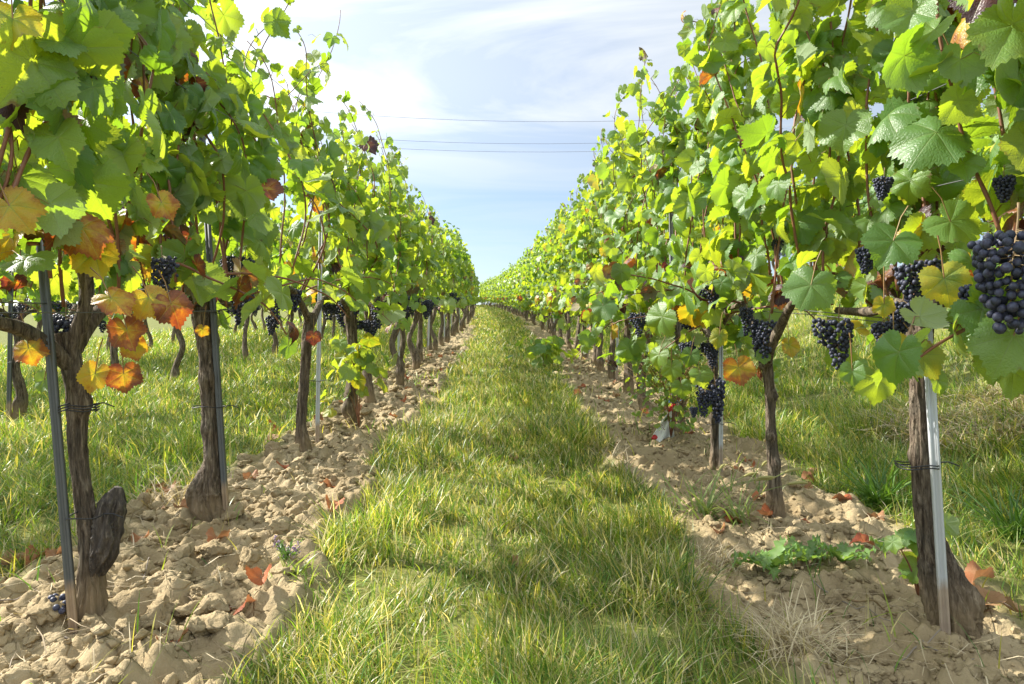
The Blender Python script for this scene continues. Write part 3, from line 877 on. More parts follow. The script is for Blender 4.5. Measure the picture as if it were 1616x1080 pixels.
# --- right row
near_vine(1.02, 0.90, 'vine at the right edge with a big dark bunch of grapes, trunk out of frame', GR, 201,
          [(0, 0, 0), (.0, 0, .3), (0, 0, .66)], [.05, .035, .04], nshoot=11, H=1.95, wid=0.26, lean=-0.08, low_n=0, low_age=0.10, hi_age=0.03, thin=0.72,
          extra=[lv(1600, 40, 1.0, -.3, -1, .6, -.5, 0, -1, .105, .16), lv(1600, 530, 1.0, -.4, -1, .5, -.5, 0, -1, .085, .03), lv(1565, 560, 1.05, -.3, -1, .3, 0, 0, -1, .06, .02),
                 lv(1600, 585, 1.05, -1, -.1, .1, 0, 0, -1, .06, .08), lv(1490, 440, 1.25, -.3, -1, .3, .2, 0, -1, .07, .28)],
          bunches=[(at(1605, 350, .98), 9, 1.0), (at(1545, 440, 1.08), 3, .7), (at(1585, 272, 1.3), 3, .55), (at(1612, 540, 1.1), 3, .8)])
near_vine(1.01, 1.60, 'nearest full vine of the right row, dark flaking trunk flaring at the ground', GR, 202,
          [(0.02, 0, 0), (.005, 0, .08), (-.04, 0, .25), (-.055, 0, .42), (-.055, 0, .60), (-.06, 0, .74)], [.064, .056, .034, .031, .034, .052], nshoot=13, H=2.1, wid=0.22, lean=-0.05, thin=1.0, low_age=0.12,
          knots=((.07, 5.8, .05, .02), (.42, 2, .02, .01)),
          extra=[lv(1450, 560, 1.5, -.2, -1, .4, .6, 0, -.9, .085, .22), lv(1385, 600, 1.5, .2, -1, .2, 0, 0, -1, .07, .12), lv(1395, 480, 1.45, -.2, -1, .2, 0, 0, -1, .04, .30),
                 lv(1345, 585, 1.45, -.6, -1, .2, .1, 0, -1, .045, .08), lv(1480, 600, 1.5, .3, -1, .3, .4, 0, -1, .05, .06), lv(1410, 540, 1.45, -.3, -1, .2, 0, 0, -1, .045, .30),
                 lv(1410, 380, 1.4, -.3, -1, .5, -.6, 0, -1, .08, .04), lv(1500, 350, 1.35, -.2, -1, .6, .6, 0, -.8, .085, .03), lv(1280, 450, 1.5, -.4, -1, .4, -.4, 0, -1, .09, .05)],
          bunches=[(at(1325, 495, 1.6), 0, .9), (at(1435, 405, 1.55), 1, .95), (at(1395, 500, 1.55), 3, .8), (at(1370, 385, 1.5), 3, .65), (at(1425, 470, 1.55), 3, .8), (at(1395, 275, 1.6), 3, .6)])
near_vine(0.92, 2.43, 'second vine up the right row, slim knotted trunk standing without a stake', GR, 203,
          [(0.01, 0, 0), (.012, 0, .15), (0, 0, .30), (-.005, 0, .46), (-.02, 0, .60)], [.040, .029, .026, .026, .032], nshoot=12, H=2.06, wid=0.22, lean=-0.06, thin=1.0, low_age=0.12,
          knots=((.20, 5, .02, .010), (.30, 4.4, .018, .012), (.44, 5.2, .02, .012)),
          extra=[lv(1165, 580, 2.3, -.2, -1, .3, .2, 0, -1, .085, .50), lv(1245, 545, 2.4, .2, -1, .2, .1, 0, -1, .06, .38), lv(1135, 530, 2.3, -.2, -1, .3, -.2, 0, -1, .06, .26), lv(1205, 560, 2.35, 0, -1, .2, 0, 0, -1, .045, .06)],
          bunches=[(at(1215, 500, 2.35), 0, 1.0), (at(1200, 520, 2.4), 1, .8), (at(1228, 375, 2.4), 3, .6), (at(1125, 445, 2.5), 1, .8), (at(1180, 480, 2.4), 2, .7)])
near_vine(0.92, 3.09, 'third vine up the right row, low leaves and bunches hiding its short trunk', GR, 204,
          [(0, 0, 0), (.0, 0, .15), (-.01, 0, .35), (-.015, 0, .60)], [.042, .030, .028, .034], nshoot=11, H=1.84, wid=0.20, lean=0.0, thin=.9, low_n=13, low_age=0.12, lowest=.36,
          extra=[lv(1090, 560, 2.9, -.3, -1, .3, -.3, 0, -1, .07, .05), lv(1075, 610, 2.95, -.2, -1, .2, .1, 0, -1, .07, .08), lv(1110, 640, 2.95, .1, -1, .2, .2, 0, -1, .07, .08), lv(1040, 560, 2.8, -.7, -.7, .3, -.5, 0, -1, .08, .05),
                 lv(1060, 580, 2.85, -.5, -1, .3, 0, 0, -1, .08, .05), lv(1105, 590, 2.9, -.2, -1, .5, .3, 0, -1, .08, .04)],
          bunches=[(at(1128, 590, 2.95), 2, 1.3), (at(1112, 610, 2.9), 0, .9), (at(1082, 535, 2.95), 1, .9), (at(1120, 535, 3.0), 0, .9), (at(1095, 640, 2.9), 3, .5), (at(1010, 490, 3.3), 0, .9)])

# --- shared vines further up
def generic_vine(seed, lod, low=False, cx=0.0):
    rng = np.random.default_rng(seed)
    v = empty('grape_vine', (0, 0, -50), 'x', 'grape vine')
    b = rng.normal(0, .03, 8)
    ctrl = [(0, 0, -.03), (b[0], b[1], .16), (b[2], b[3] * 1.5, .36), (b[4] * .7, b[5], .55), (b[6] * .6, b[7], .70)]
    rad = [.044, rng.uniform(.028, .042), .026, .026, .036]
    if lod < 2: link('trunk', trunk_mesh('trunk', ctrl, rad, seed, 18, 40, knots=((.15, rng.uniform(0, 6), .03, .02),)), v)
    else: link('trunk', trunk_mesh('trunk', ctrl, rad, seed, 8, 10), v)
    hx, hy, hz = ctrl[-1]
    if lod < 2:
        for sg in (-1, 1):
            link('cordon_arm', arm_mesh('cordon_arm', [(hx, hy, hz - .05), (hx, hy + sg * .1, hz + .04), (hx, hy + sg * .25, .77), (0, hy + sg * .38, .77)], .018, .009, seed + sg + 5, 8, 14), v)
    sh, L = grow(rng, nshoot=12 if lod < 2 else 12, H=rng.uniform(1.82, 1.98), wid=0.19, cx=cx, thin=0.82, low_n=9 if low else 2, lowest=.42 if low else .60, low_age=0.12, hi_age=0.035, leafsize=0.068 if lod < 2 else 0.080)
    link('foliage', foliage_mesh('foliage', L, lod, rng), v)
    if lod < 2:
        for s in sh:
            if len(s) > 3: link('cane', cane_mesh('cane', s, 0.0042, 4), v)
    for q in range(4 if lod < 2 else 2):
        bunch(v, (rng.choice([-1, 1]) * rng.uniform(.06, .2), rng.uniform(-.4, .4), rng.uniform(.68, .86)), q, None, 1.0, lo=True)
    return v
MID = [generic_vine(300 + i, 1, cx=-.14) for i in range(5)]
FARV = [generic_vine(400 + i, 2, cx=-.14) for i in range(6)]
MIDR = [generic_vine(330 + i, 1, True) for i in range(4)]
FARR = [generic_vine(430 + i, 2, True) for i in range(5)]
USED = set()
def plant(proto, x, y, label, group, rot, sc=1.0):
    if proto.name in USED: v = copy_tree(proto)
    else: v = proto; USED.add(proto.name)
    v.location = (x, y, gz1(x, y) - .01); v.rotation_euler = (0, 0, rot); v.scale = (sc, sc, sc * random.uniform(.95, 1.03) * ((.95 if y < 8 else 1.0) if group == GL else 1.0))
    return tag(v, label, 'grape vine', group)
ORD = ['fourth', 'fifth', 'sixth', 'seventh', 'eighth', 'ninth', 'tenth', 'eleventh', 'twelfth', 'thirteenth', 'fourteenth', 'fifteenth']
LOOK_L = ['low leaning shoot of pale leaves over its trunk', 'bent trunk seen behind hanging leaves', 'crooked trunk with a swollen knot at its foot', 'gnarled trunk at the clod edge',
          'dark trunk near the foot of the clods', 'slanting trunk near the grass edge', 'straight pale trunk', 'trunk half hidden by the one before', 'slim trunk in the narrowing gap', 'small dark trunk', 'small pale trunk', 'tiny trunk beside the grass']
LOOK_R = ['hidden by a leafy bush at its stake', 'trunk hidden by low green leaves', 'wide pale split trunk', 'dark trunk behind drooping leaves',
          'thin trunk behind the fallen leafy shoot', 'weathered trunk above the fallen leafy shoot', 'dark trunk in the gap past the leafy shoot', 'narrow trunk', 'narrow dark trunk', 'short-looking trunk', 'small trunk', 'tiny trunk beside the grass']
def row(sgn, ys, group, looks, side):
    for i, (y, xo) in enumerate(ys):
        lab = f'{ORD[i]} vine up the {side} row, {looks[i]}' if i < len(ORD) else f'grape vine far up the {side} row where the trunks crowd together'
        mid, far_ = (MID, FARV) if sgn < 0 else (MIDR, FARR)
        x = xo + float(bend(y))
        plant(mid[(i * 3) % len(mid)] if y < 13 else random.choice(far_), x, y, lab, group, (0 if sgn < 0 else random.choice((0, pi))) + random.uniform(-.12, .12), random.uniform(.96, 1.05))
ysL = [(4.02, -.92), (4.85, -.98), (5.76, -.92), (6.5, -1.0), (7.2, -.97), (8.0, -1.02), (9.0, -1.0), (9.8, -1.03)]
ysR = [(3.93, .95), (4.8, .97), (5.6, .98), (6.4, .97), (7.2, 1.0), (8.0, 1.0), (8.8, 1.0), (9.6, 1.0)]
y = 10.6
while y < 74:
    ysL.append((y + random.uniform(-.08, .08), -1.0 + random.gauss(0, .03)))
    ysR.append((y + random.uniform(-.08, .08), 1.0 + random.gauss(0, .03)))
    y += 0.82
row(-1, ysL, GL, LOOK_L, 'left')
row(1, ysR, GR, LOOK_R, 'right')
# --- the next rows over, seen between the trunks
GB = 'grape vines of the row behind the left row'
back = [(2.9, -3.25, 'vine of the second row at the far left, mostly hidden by the front row'), (3.7, -3.28, 'vine of the second row hidden behind the red leaves'),
        (4.55, -3.3, 'vine of the second row with a trunk and stake at the left edge'), (5.5, -3.2, 'vine of the second row seen dimly behind the nearest trunk'),
        (6.4, -3.16, 'vine of the second row with a swollen foot, left of the thick trunk'), (7.5, -3.3, 'vine of the second row just behind the thick trunk'),
        (8.6, -3.33, 'vine of the second row with a broad dark foot, right of the thick trunk'), (9.6, -3.35, 'slim vine of the second row left of the third trunk')]
for i, (y, xx, lab) in enumerate(back):
    plant(MID[(i + 2) % 5], xx, y, lab, GB, random.choice((0, pi)))
y = 10.5
while y < 30:
    plant(random.choice(FARV), -3.3 + float(bend(y)) + random.gauss(0, .04), y, 'distant vine of the second row glimpsed between the left trunks', GB, random.choice((0, pi)))
    y += 0.85
GC = 'grape vines of the third row on the left'
y = 6.0
while y < 36:
    plant(random.choice(FARV), -5.5 + float(bend(y)) + random.gauss(0, .04), y, 'distant vine of the third row glimpsed behind the left rows', GC, random.choice((0, pi)))
    y += 0.9
GD = 'grape vines on the bank to the right'
y = 6.5
while y < 30:
    plant(random.choice(FARV), 5.6 + random.gauss(0, .05), y, 'distant vine on the grass bank glimpsed through the right row', GD, random.choice((0, pi)))
    y += 0.9

# ------------------------------------------------------------------ stakes and wires
def stake_mesh(h, w=0.026, d=0.012):
    pr = np.array([(-.5, .5), (-.5, -.5), (-.22, -.5), (-.16, -.22), (.16, -.22), (.22, -.5), (.5, -.5), (.5, .5), (.38, .5), (.38, -.30), (.26, -.30), (.12, -.02), (-.12, -.02), (-.26, -.30), (-.38, -.30), (-.38, .5)]) * np.array([w, d])
    k = len(pr); zs = np.array([0, .2, h * .5, h])
    V = np.concatenate([np.concatenate([pr, np.full((k, 1), z)], 1) for z in zs])
    i = np.arange(len(zs) - 1)[:, None] * k; j = np.arange(k)[None]; j2 = (j + 1) % k
    Q = np.stack([i + j, i + j2, i + k + j2, i + k + j], -1).reshape(-1, 4)
    return V, [Q, (np.arange(k) + k * (len(zs) - 1))[None]]
def ring(cx, cy, cz, rx, ry, r, turns=2, tail=0.05):
    t = np.linspace(0, 2 * pi * turns, 26 * turns)
    P = np.stack([cx + rx * np.cos(t), cy + ry * np.sin(t), cz + 0.006 * t / (2 * pi) + 0.003 * np.sin(3 * t)], 1)
    if tail: P = np.vstack([P, P[-1] + np.array([[tail * .5, -.008, .003], [tail, -.01, -.006]])])
    return tube(P, r, 5)
GS = 'metal stakes beside the vine trunks'
def stake(bx, by, top_dx, h, label, dark=True, w=0.026, ties=(), rot=0.0, trunk_dx=0.04):
    v = empty('vine_stake', (bx, by, gz1(bx, by) - .03), label, 'stake', GS, (0, 0, 0))
    V, P = stake_mesh(h, w)
    o = link('post', mesh_np('post', V, P, [M_STAKE_D if dark else M_STAKE_L], smooth=False), v, (0, 0, 0), (0, math.atan2(top_dx, h), rot))
    for (tz, rx, turns) in ties:
        link('tie_wire', MB().add(*ring(top_dx * tz / h + trunk_dx, .02, tz, rx, .048, .0016, turns)).mesh('tie_wire', [M_TIE]), v)
    return v
stake(-.986, 1.545, -.095, 1.28, 'dark grooved metal stake tied to the nearest trunk of the left row', True, .0175, ((.29, .038, 1), (.53, .036, 3)), .25, .036)
stake(-.962, 2.31, -.10, 1.40, 'tall dark metal stake in front of the thick bulging left trunk', True, .018, ((.40, .055, 1), (.72, .055, 2)), -.2, -.04)
stake(-.968, 3.40, .02, 1.2, 'thin metal stake behind the plain third trunk of the left row', False, .02, ((.35, .05, 1),), .2, -.03)
stake(.980, 1.545, -.042, .80, 'pale galvanised stake leaning at the nearest trunk of the right row', False, .0195, ((.40, .042, 2),), -.35, -.034)
stake(.925, 3.03, .0, .75, 'short pale stake below the lowest hanging bunch of the right row', False, .018, ((.24, .04, 1),), -.3, -.022)
stake(.925, 3.90, -.02, 1.3, 'dark stake in the leafy bush with red and white tape at its foot', True, .022, (), .1)
stake(-3.31, 4.5, .02, 1.2, 'metal stake at the left edge beside a second row trunk', True, .025, ((.4, .05, 1),), .1, .03)
for i, (y, xo) in enumerate(ysL[3:16:3]):
    stake(xo + float(bend(y)) - .03, y - .07, random.uniform(-.04, .04), 1.25, 'thin metal stake beside a small far trunk of the left row', False, .02)
for i, (y, xo) in enumerate(ysR[3:16:3]):
    stake(xo + float(bend(y)) + .03, y - .07, random.uniform(-.04, .04), 1.25, 'thin metal stake beside a small far trunk of the right row', False, .02)
GW = 'trellis wires strung along the rows'
def wire(xp, h, label, y0, y1, sag=0.0, r=0.0013):
    ys = np.concatenate([np.arange(y0, min(y1, 12), .4), np.arange(12, y1, 2.0)])
    P = np.stack([xp + bend(ys) + .008 * np.sin(ys * 1.9), ys, base_z(np.full_like(ys, xp), ys) + h + .01 * np.sin(ys * 2.6 + xp)], 1)
    tag(link('trellis_wire', MB().add(*tube(P, r, 5)).mesh('trellis_wire', [M_WIRE])), label, 'wire', GW)
wire(-1.04, .785, 'steel wire along the left row at trunk-top height', .3, 73)
wire(-.985, .765, 'second steel wire just below the trunk-top wire of the left row', .3, 73)
wire(-1.10, 1.07, 'steel wire inside the left row below mid height', .3, 73)
wire(-1.02, 1.385, 'lower of two wires crossing the sky gap at top left', .3, 73, r=.0016)
wire(-.98, 1.44, 'upper of two wires crossing the sky gap at top left', .3, 73, r=.0016)
wire(-1.0, 1.72, 'top wire of the left row near the shoot tips', .3, 73)
wire(1.03, .735, 'lower of two close wires behind the nearest right trunk', .3, 73, r=.0016)
wire(.98, .752, 'upper of two close wires behind the nearest right trunk', .3, 73, r=.0016)
wire(1.0, 1.07, 'steel wire through the lower leaves of the right row', .3, 73)
wire(1.0, 1.30, 'rusty looking wire through the middle leaves of the right row', .3, 73)
wire(1.0, 1.70, 'top wire of the right row near the shoot tips', .3, 73)
wire(-3.3, .78, 'steel wire of the second row behind the left row', 1.5, 30)
GP = 'overhead power lines across the sky'
for (yl, yr, lab) in ((184, 191, 'topmost of three thin power lines across the sky'), (221, 225, 'middle of three thin power lines across the sky'), (234, 238, 'lowest of three thin power lines across the sky')):
    d = 75.0
    a, b = at(540, yl, d), at(985, yr, d)
    t = np.linspace(-4, 5, 60)[:, None]
    P = np.array(a)[None] * (1 - t) + np.array(b)[None] * t
    P[:, 2] += 0.0016 * ((P[:, 0]) ** 2) - 0.25
    tag(link('power_line', MB().add(*tube(P, .019, 6)).mesh('power_line', [M_CABLE])), lab, 'power line', GP)

# ------------------------------------------------------------------ grass
def blades(x, y, h, wd, lean, az, col, curve=None, z0=None, seed=0):
    """vectorised grass blades -> V, polys, tint"""
    n = len(x)
    z = (gz(x, y) if z0 is None else z0) - .004
    rng = np.random.default_rng(seed)
    ts = np.array([0, .36, .70, 1.0])
    dx, dy = np.cos(az), np.sin(az)
    cv = lean if curve is None else curve
    sxv, syv = -dy, dx
    tw = rng.normal(0, .7, n)
    sx = sxv * np.cos(tw) + dx * np.sin(tw); sy = syv * np.cos(tw) + dy * np.sin(tw)
    V = np.zeros((n, 7, 3))
    for i, t in enumerate(ts):
        hor = h * (lean * t * .6 + cv * t * t * .8)
        ver = h * t * np.sqrt(np.clip(1 - (lean * .55 + cv * .35 * t) ** 2, .05, 1))
        cxp, cyp, czp = x + dx * hor, y + dy * hor, z + ver
        ww = wd * (1, .92, .62, 0)[i] * .5
        if i < 3:
            V[:, 2 * i] = np.stack([cxp - sx * ww, cyp - sy * ww, czp], 1)
            V[:, 2 * i + 1] = np.stack([cxp + sx * ww, cyp + sy * ww, czp], 1)
        else: V[:, 6] = np.stack([cxp, cyp, czp], 1)
    o = (np.arange(n) * 7)[:, None]
    Q = np.concatenate([o + np.array([0, 1, 3, 2]), o + np.array([2, 3, 5, 4])])
    T = o + np.array([4, 5, 6])
    return V.reshape(-1, 3), [Q, T], np.repeat(col, 7, 0)
GREENS = np.array([(.070, .155, .024), (.140, .240, .034), (.25, .315, .048), (.38, .36, .08), (.47, .41, .20), (.62, .55, .36)])
def grass_cols(n, rng, p=(.20, .30, .24, .12, .09, .05)):
    k = rng.choice(6, n, p=p)
    return GREENS[k] * rng.uniform(.8, 1.2, (n, 1))
def grass_patch(name, label, bands, mask, hbase, seed, p=(.20, .30, .24, .12, .09, .05)):
    rng = np.random.default_rng(seed)
    mb = MB()
    for (y0, y1, xa, xb, dens) in bands:
        ymid = (y0 + y1) / 2
        n = int(abs(y1 - y0) * (xb(ymid) - xa(ymid)) * dens)
        yy = rng.uniform(y0, y1, n)
        a = np.array([xa(q) for q in (y0, y1)]); b = np.array([xb(q) for q in (y0, y1)])
        f = (yy - y0) / (y1 - y0)
        lo = a[0] + (a[1] - a[0]) * f; hi = b[0] + (b[1] - b[0]) * f
        xp = lo + (hi - lo) * rng.random(n)
        # clumping
        cl = fbm(xp * 5, yy * 5, seed=seed, octaves=3)
        keep = rng.random(n) < mask(xp, yy, rng) * np.clip(.72 + cl * 1.1, .15, 1)
        xp, yy, cl = xp[keep], yy[keep], cl[keep]
        n = len(xp)
        hh = hbase * rng.lognormal(0, .38, n) * (1 + .75 * fbm(xp * 2.3, yy * 2.3, seed=seed + 5, octaves=2)) * np.clip(1 + cl * .5, .5, 1.6)
        hh = np.minimum(hh, .15 + .004 * yy)
        wd = (.0018 + .00085 * yy) * rng.uniform(.7, 1.35, n)
        wind = fbm(xp * 3, yy * 3, seed=seed + 8, octaves=2)
        az = rng.uniform(0, 2 * pi, n) * .75 + wind * 3
        lean = np.clip(np.abs(rng.normal(.58, .32, n)), .02, 1.2)
        col = grass_cols(n, rng, p) * (1 + .30 * fbm(xp * 1.7, yy * 1.7, seed=seed + 11, octaves=2))[:, None]
        mb.add(*blades(xp + bend(yy), yy, hh, wd, lean, az, col, seed=seed)[:2], tint=np.repeat(col, 7, 0))
    return tag(link(name, mb.mesh(name, [M_BLADE])), label, 'grass', kind='stuff')
def m_lane(xp, y, rng): return 1 - sstep(.25, .75, soil_mask(xp, y))
def m_side(xp, y, rng): return (1 - sstep(.2, .7, soil_mask(xp, y)))
c_ = lambda v: (lambda q: v)
grass_patch('grass', 'long green grass of the lane between the two rows',
            [(1.0, 2.2, c_(-.85), c_(.80), 21000), (2.2, 3.6, c_(-.85), c_(.80), 14000), (3.6, 6, c_(-.85), c_(.80), 8000), (6, 11, c_(-.9), c_(.8), 3300), (11, 22, c_(-.9), c_(.8), 1500), (22, 45, c_(-.9), c_(.8), 520), (45, 80, c_(-1.6), c_(1.6), 200)],
            m_lane, .060, 61, (.15, .24, .23, .14, .14, .10))
grass_patch('grass', 'green grass behind the left row of trunks',
            [(1.3, 2.6, lambda q: -.78 * q - .4, c_(-1.22), 7800), (.3, 4.5, lambda q: -.78 * q - 2.4, lambda q: -.78 * q - .3, 1100), (2.6, 4.5, lambda q: -.78 * q - .3, c_(-1.22), 5200), (4.5, 8, lambda q: -.78 * q - .2, c_(-1.25), 2300), (8, 15, lambda q: -8.0, c_(-1.25), 900), (15, 40, c_(-8.0), c_(-1.2), 170)],
            m_side, .080, 62, (.14, .30, .28, .14, .09, .05))
grass_patch('grass', 'green grass of the bank behind the right row',
            [(1.3, 2.6, c_(1.12), lambda q: .78 * q + .4, 7800), (.3, 4.5, lambda q: .78 * q + .3, lambda q: .78 * q + 2.4, 1100), (2.6, 4.5, c_(1.12), lambda q: .78 * q + .3, 5200), (4.5, 8, c_(1.15), lambda q: .78 * q + .3, 2300), (8, 15, c_(1.2), c_(9.5), 900), (15, 40, c_(1.2), c_(13.0), 150)],
            m_side, .080, 63, (.14, .30, .28, .14, .09, .05))
# sparse sprouts standing in the bare soil
grass_patch('grass', 'sparse grass sprouts standing in the bare soil', [(1.2, 3.5, c_(-1.5), c_(-.5), 420), (1.2, 3.5, c_(.45), c_(1.4), 380), (3.5, 9, c_(-1.5), c_(-.5), 260), (3.5, 9, c_(.45), c_(1.4), 300)],
            lambda xp, y, rng: sstep(.1, .45, fbm(xp * 4, y * 4, seed=77, octaves=2)) * soil_mask(xp, y), .055, 64)
def straw(label, cx, cy, rx, ry, n, h, seed, pale=1.0, lean=(.9, .25), w=.003):
    rng = np.random.default_rng(seed)
    a = rng.uniform(0, 2 * pi, n); q = np.sqrt(rng.random(n))
    x = cx + rx * q * np.cos(a); y_ = cy + ry * q * np.sin(a)
    hh = h * rng.uniform(.4, 1.3, n)
    k = rng.random((n, 1))
    col = (np.array([(.50, .43, .29)]) * (1 - k) + np.array([(.30, .24, .16)]) * k) * pale
    V, P, t = blades(x, y_, hh, np.full(n, w) * rng.uniform(.6, 1.5, n), np.clip(rng.normal(*lean, n), .1, 1.3), rng.uniform(0, 2 * pi, n), col, seed=seed)
    tag(link('dry_grass', MB().add(V, P, tint=t).mesh('dry_grass', [M_STRAW])), label, 'dry grass', kind='stuff')
x, y = on_ground(1255, 1050); straw('tuft of bleached dead grass at the lane edge, lower right', x, y, .075, .07, 260, .105, 1, 1.25, (.95, .2), .0026)
x, y = on_ground(1130, 900); straw('small grey tuft of dead grass beside the thistle', x, y, .07, .10, 200, .07, 2, 1.1, (.85, .25), .0024)
x, y = on_ground(1560, 668); straw('mat of mown straw on the right bank', x, y, .55, .42, 2600, .20, 3, 1.0, (1.05, .12), .006)
x, y = on_ground(285, 805); straw('thin dead stems by the foot of the thick left trunk', x, y, .16, .14, 120, .16, 4, .9, (1.0, .2), .003)
x, y = on_ground(960, 720); straw('grey dead grass along the right edge of the lane', x, y, .07, .45, 260, .08, 5, 1., (.9, .25), .0035)

def litter():
    rng = np.random.default_rng(88); n = 900
    y_ = 1.25 * (9 / 1.25) ** rng.random(n); xp = np.where(rng.random(n) < .5, rng.normal(-1.0, .27, n), rng.normal(.9, .24, n))
    k = soil_mask(xp, y_) > .3; xp, y_ = xp[k], y_[k]; n = len(xp); x = xp + bend(y_)
    q = rng.random((n, 1)); col = np.array([(.55, .47, .32)]) * (1 - q) + np.array([(.26, .19, .12)]) * q
    V, P, t = blades(x, y_, .09 * rng.uniform(.3, 1.3, n), (.0016 + .0006 * y_) * rng.uniform(.7, 1.4, n), np.full(n, 1.25), rng.uniform(0, 6.28, n), col, seed=9, z0=gz(x, y_) + .012)
    tag(link('dry_grass', MB().add(V, P, tint=t).mesh('dry_grass', [M_STRAW])), 'scattered dry stems and straw bits on the bare soil', 'dry grass', kind='stuff')
litter()
# ------------------------------------------------------------------ fallen leaves
def dry_leaf_mesh(seed, size, age, mats=None):
    rng = np.random.default_rng(seed)
    mb = MB()
    L = dict(pos=np.zeros((1, 3)), nrm=np.array([[0, 0, 1.0]]) + rng.normal(0, .12, (1, 3)), tip=np.array([[0, 1.0, 0]]), size=np.array([size]), age=np.array([age]), rnd=rng.random(1),
             curl=np.array([rng.uniform(-.7, .3)]), fold=np.array([rng.uniform(.1, .6)]), wave=np.array([rng.uniform(.28, .55)]))
    leaves_mesh(mb, L, LT0, 0, rng)
    P = np.array([(0, 0, 0), (.01, -size * .4, .01), (0, -size * .8, .004)])
    n0 = mb.n
    V, pol = tube(resample(P, 6), .0014, 4)
    mb.add(V, pol, 1, age=np.zeros(len(V)), rnd=np.zeros(len(V)), edge=np.zeros(len(V)), luv=np.zeros((len(V), 3)))
    return mb.mesh('fallen_leaf', [M_DRY, M_TWIG])
DRYM = [dry_leaf_mesh(500 + i, s, a) for i, (s, a) in enumerate([(.07, .05), (.075, .15), (.065, .5), (.07, .62), (.06, .35), (.07, .75), (.055, .25), (.06, .55)])]
DRYTONE = ['pale brown', 'tan', 'orange', 'red', 'rust', 'dark brown', 'orange-brown', 'red-orange']
GF = 'fallen leaves on the ground'
def fallen(px, py, k, label, sc=1.0, rot=None, lift=.012):
    sc *= .68
    x, y = on_ground(px, py)
    o = link('fallen_leaf', DRYM[k], None, (x, y, gz1(x, y) + lift), (random.uniform(-.3, .3), random.uniform(-.3, .3), random.random() * 6.28 if rot is None else rot), (sc,) * 3)
    tag(o, label, 'leaf', GF)
fallen(228, 792, 0, 'pale brown withered leaf left of the thick left trunk, leftmost of three')
fallen(248, 785, 1, 'tan withered leaf uppermost of three left of the thick trunk', lift=.03)
fallen(266, 796, 4, 'rust withered leaf rightmost of three left of the thick trunk')
fallen(378, 985, 3, 'red withered leaf on the clods at lower left')
fallen(412, 980, 7, 'red-orange withered leaf touching the lane grass at lower left', lift=.02)
fallen(525, 826, 2, 'orange withered leaf where the clods meet the lane grass')
fallen(548, 845, 6, 'small orange-brown leaf in the grass edge above the purple flowers', .8)
fallen(275, 1055, 2, 'bright orange leaf at the bottom edge left of the lane', 1.0)
fallen(60, 905, 4, 'rust leaf at the grass margin by the left edge')
fallen(15, 905, 0, 'pale brown leaf cut by the left edge of the picture')
fallen(88, 915, 6, 'curled leaf just left of the nearest left stake')
fallen(190, 890, 5, 'dark leaf behind the black stump', .8)
fallen(225, 895, 4, 'rust leaf to the right of the black stump', .8)
fallen(610, 795, 3, 'small red leaf inside the left side of the lane grass', .8)
fallen(440, 690, 7, 'red-orange leaf beyond the third left trunk foot', 1.1)
fallen(430, 705, 1, 'tan leaf left of the third left trunk foot', 1.1)
fallen(502, 690, 4, 'rust leaf just right of the third left trunk', .9)
fallen(1548, 940, 4, 'curled rust leaf right of the nearest right trunk', 1.1, lift=.03)
fallen(1562, 985, 1, 'long tan leaf below the curled one at lower right', 1.1)
fallen(1525, 945, 6, 'orange-brown leaf touching the nearest right trunk', .8)
fallen(1600, 975, 0, 'pale brown leaf cut by the right edge of the picture', .8)
fallen(1385, 828, 6, 'orange-brown leaf at the grass margin left of the right stake', 1.0)
fallen(1330, 808, 5, 'dark brown leaf beneath the tall grass tuft on the right', 1.0)
fallen(1275, 762, 4, 'rust leaf by the grass right of the slim trunk', 1.0)
fallen(1210, 830, 7, 'red-orange leaf at the foot of the slim right trunk', .8)
fallen(1268, 832, 3, 'small red leaf right of the slim trunk foot', .6)
fallen(1183, 737, 3, 'bright red leaf on soil between the two slim right trunks', .8)
fallen(1165, 752, 4, 'rust leaf just right of the short pale stake', .8)
fallen(1135, 865, 4, 'rust leaf between lane grass and thistle', .8)
fallen(912, 628, 4, 'rust leaf on the lane edge short of the far right trunks', 1.2)
fallen(918, 615, 5, 'dark leaf beyond the rust one on the right lane edge', 1.0)
fallen(1015, 655, 7, 'red-orange leaf left of the white and red tape', 1.0)
fallen(1090, 688, 3, 'red leaf right of the white and red tape', 1.0)
fallen(690, 628, 6, 'orange-brown leaf on the far left soil', 1.2)
fallen(560, 672, 4, 'rust leaf in front of the low pale leaves on the left', 1.2)
fallen(810, 728, 6, 'small orange-brown leaf in the middle of the lane grass', .8)
fallen(815, 905, 0, 'pale brown leaf low in the middle of the lane', .6)
for i in range(64):
    s = random.choice((-1, 1)); y = random.uniform(2.0, 9.0); xp = s * random.uniform(.7, 1.5)
    x = xp + float(bend(y)); k = random.randrange(8)
    o = link('fallen_leaf', DRYM[k], None, (x, y, gz1(x, y) + .01), (random.uniform(-.4, .4), random.uniform(-.4, .4), random.random() * 6.28), (random.uniform(.4, .75),) * 3)
    tag(o, ('small withered leaf scrap under the left row' if s < 0 else 'small withered leaf scrap under the right row'), 'leaf', GF)

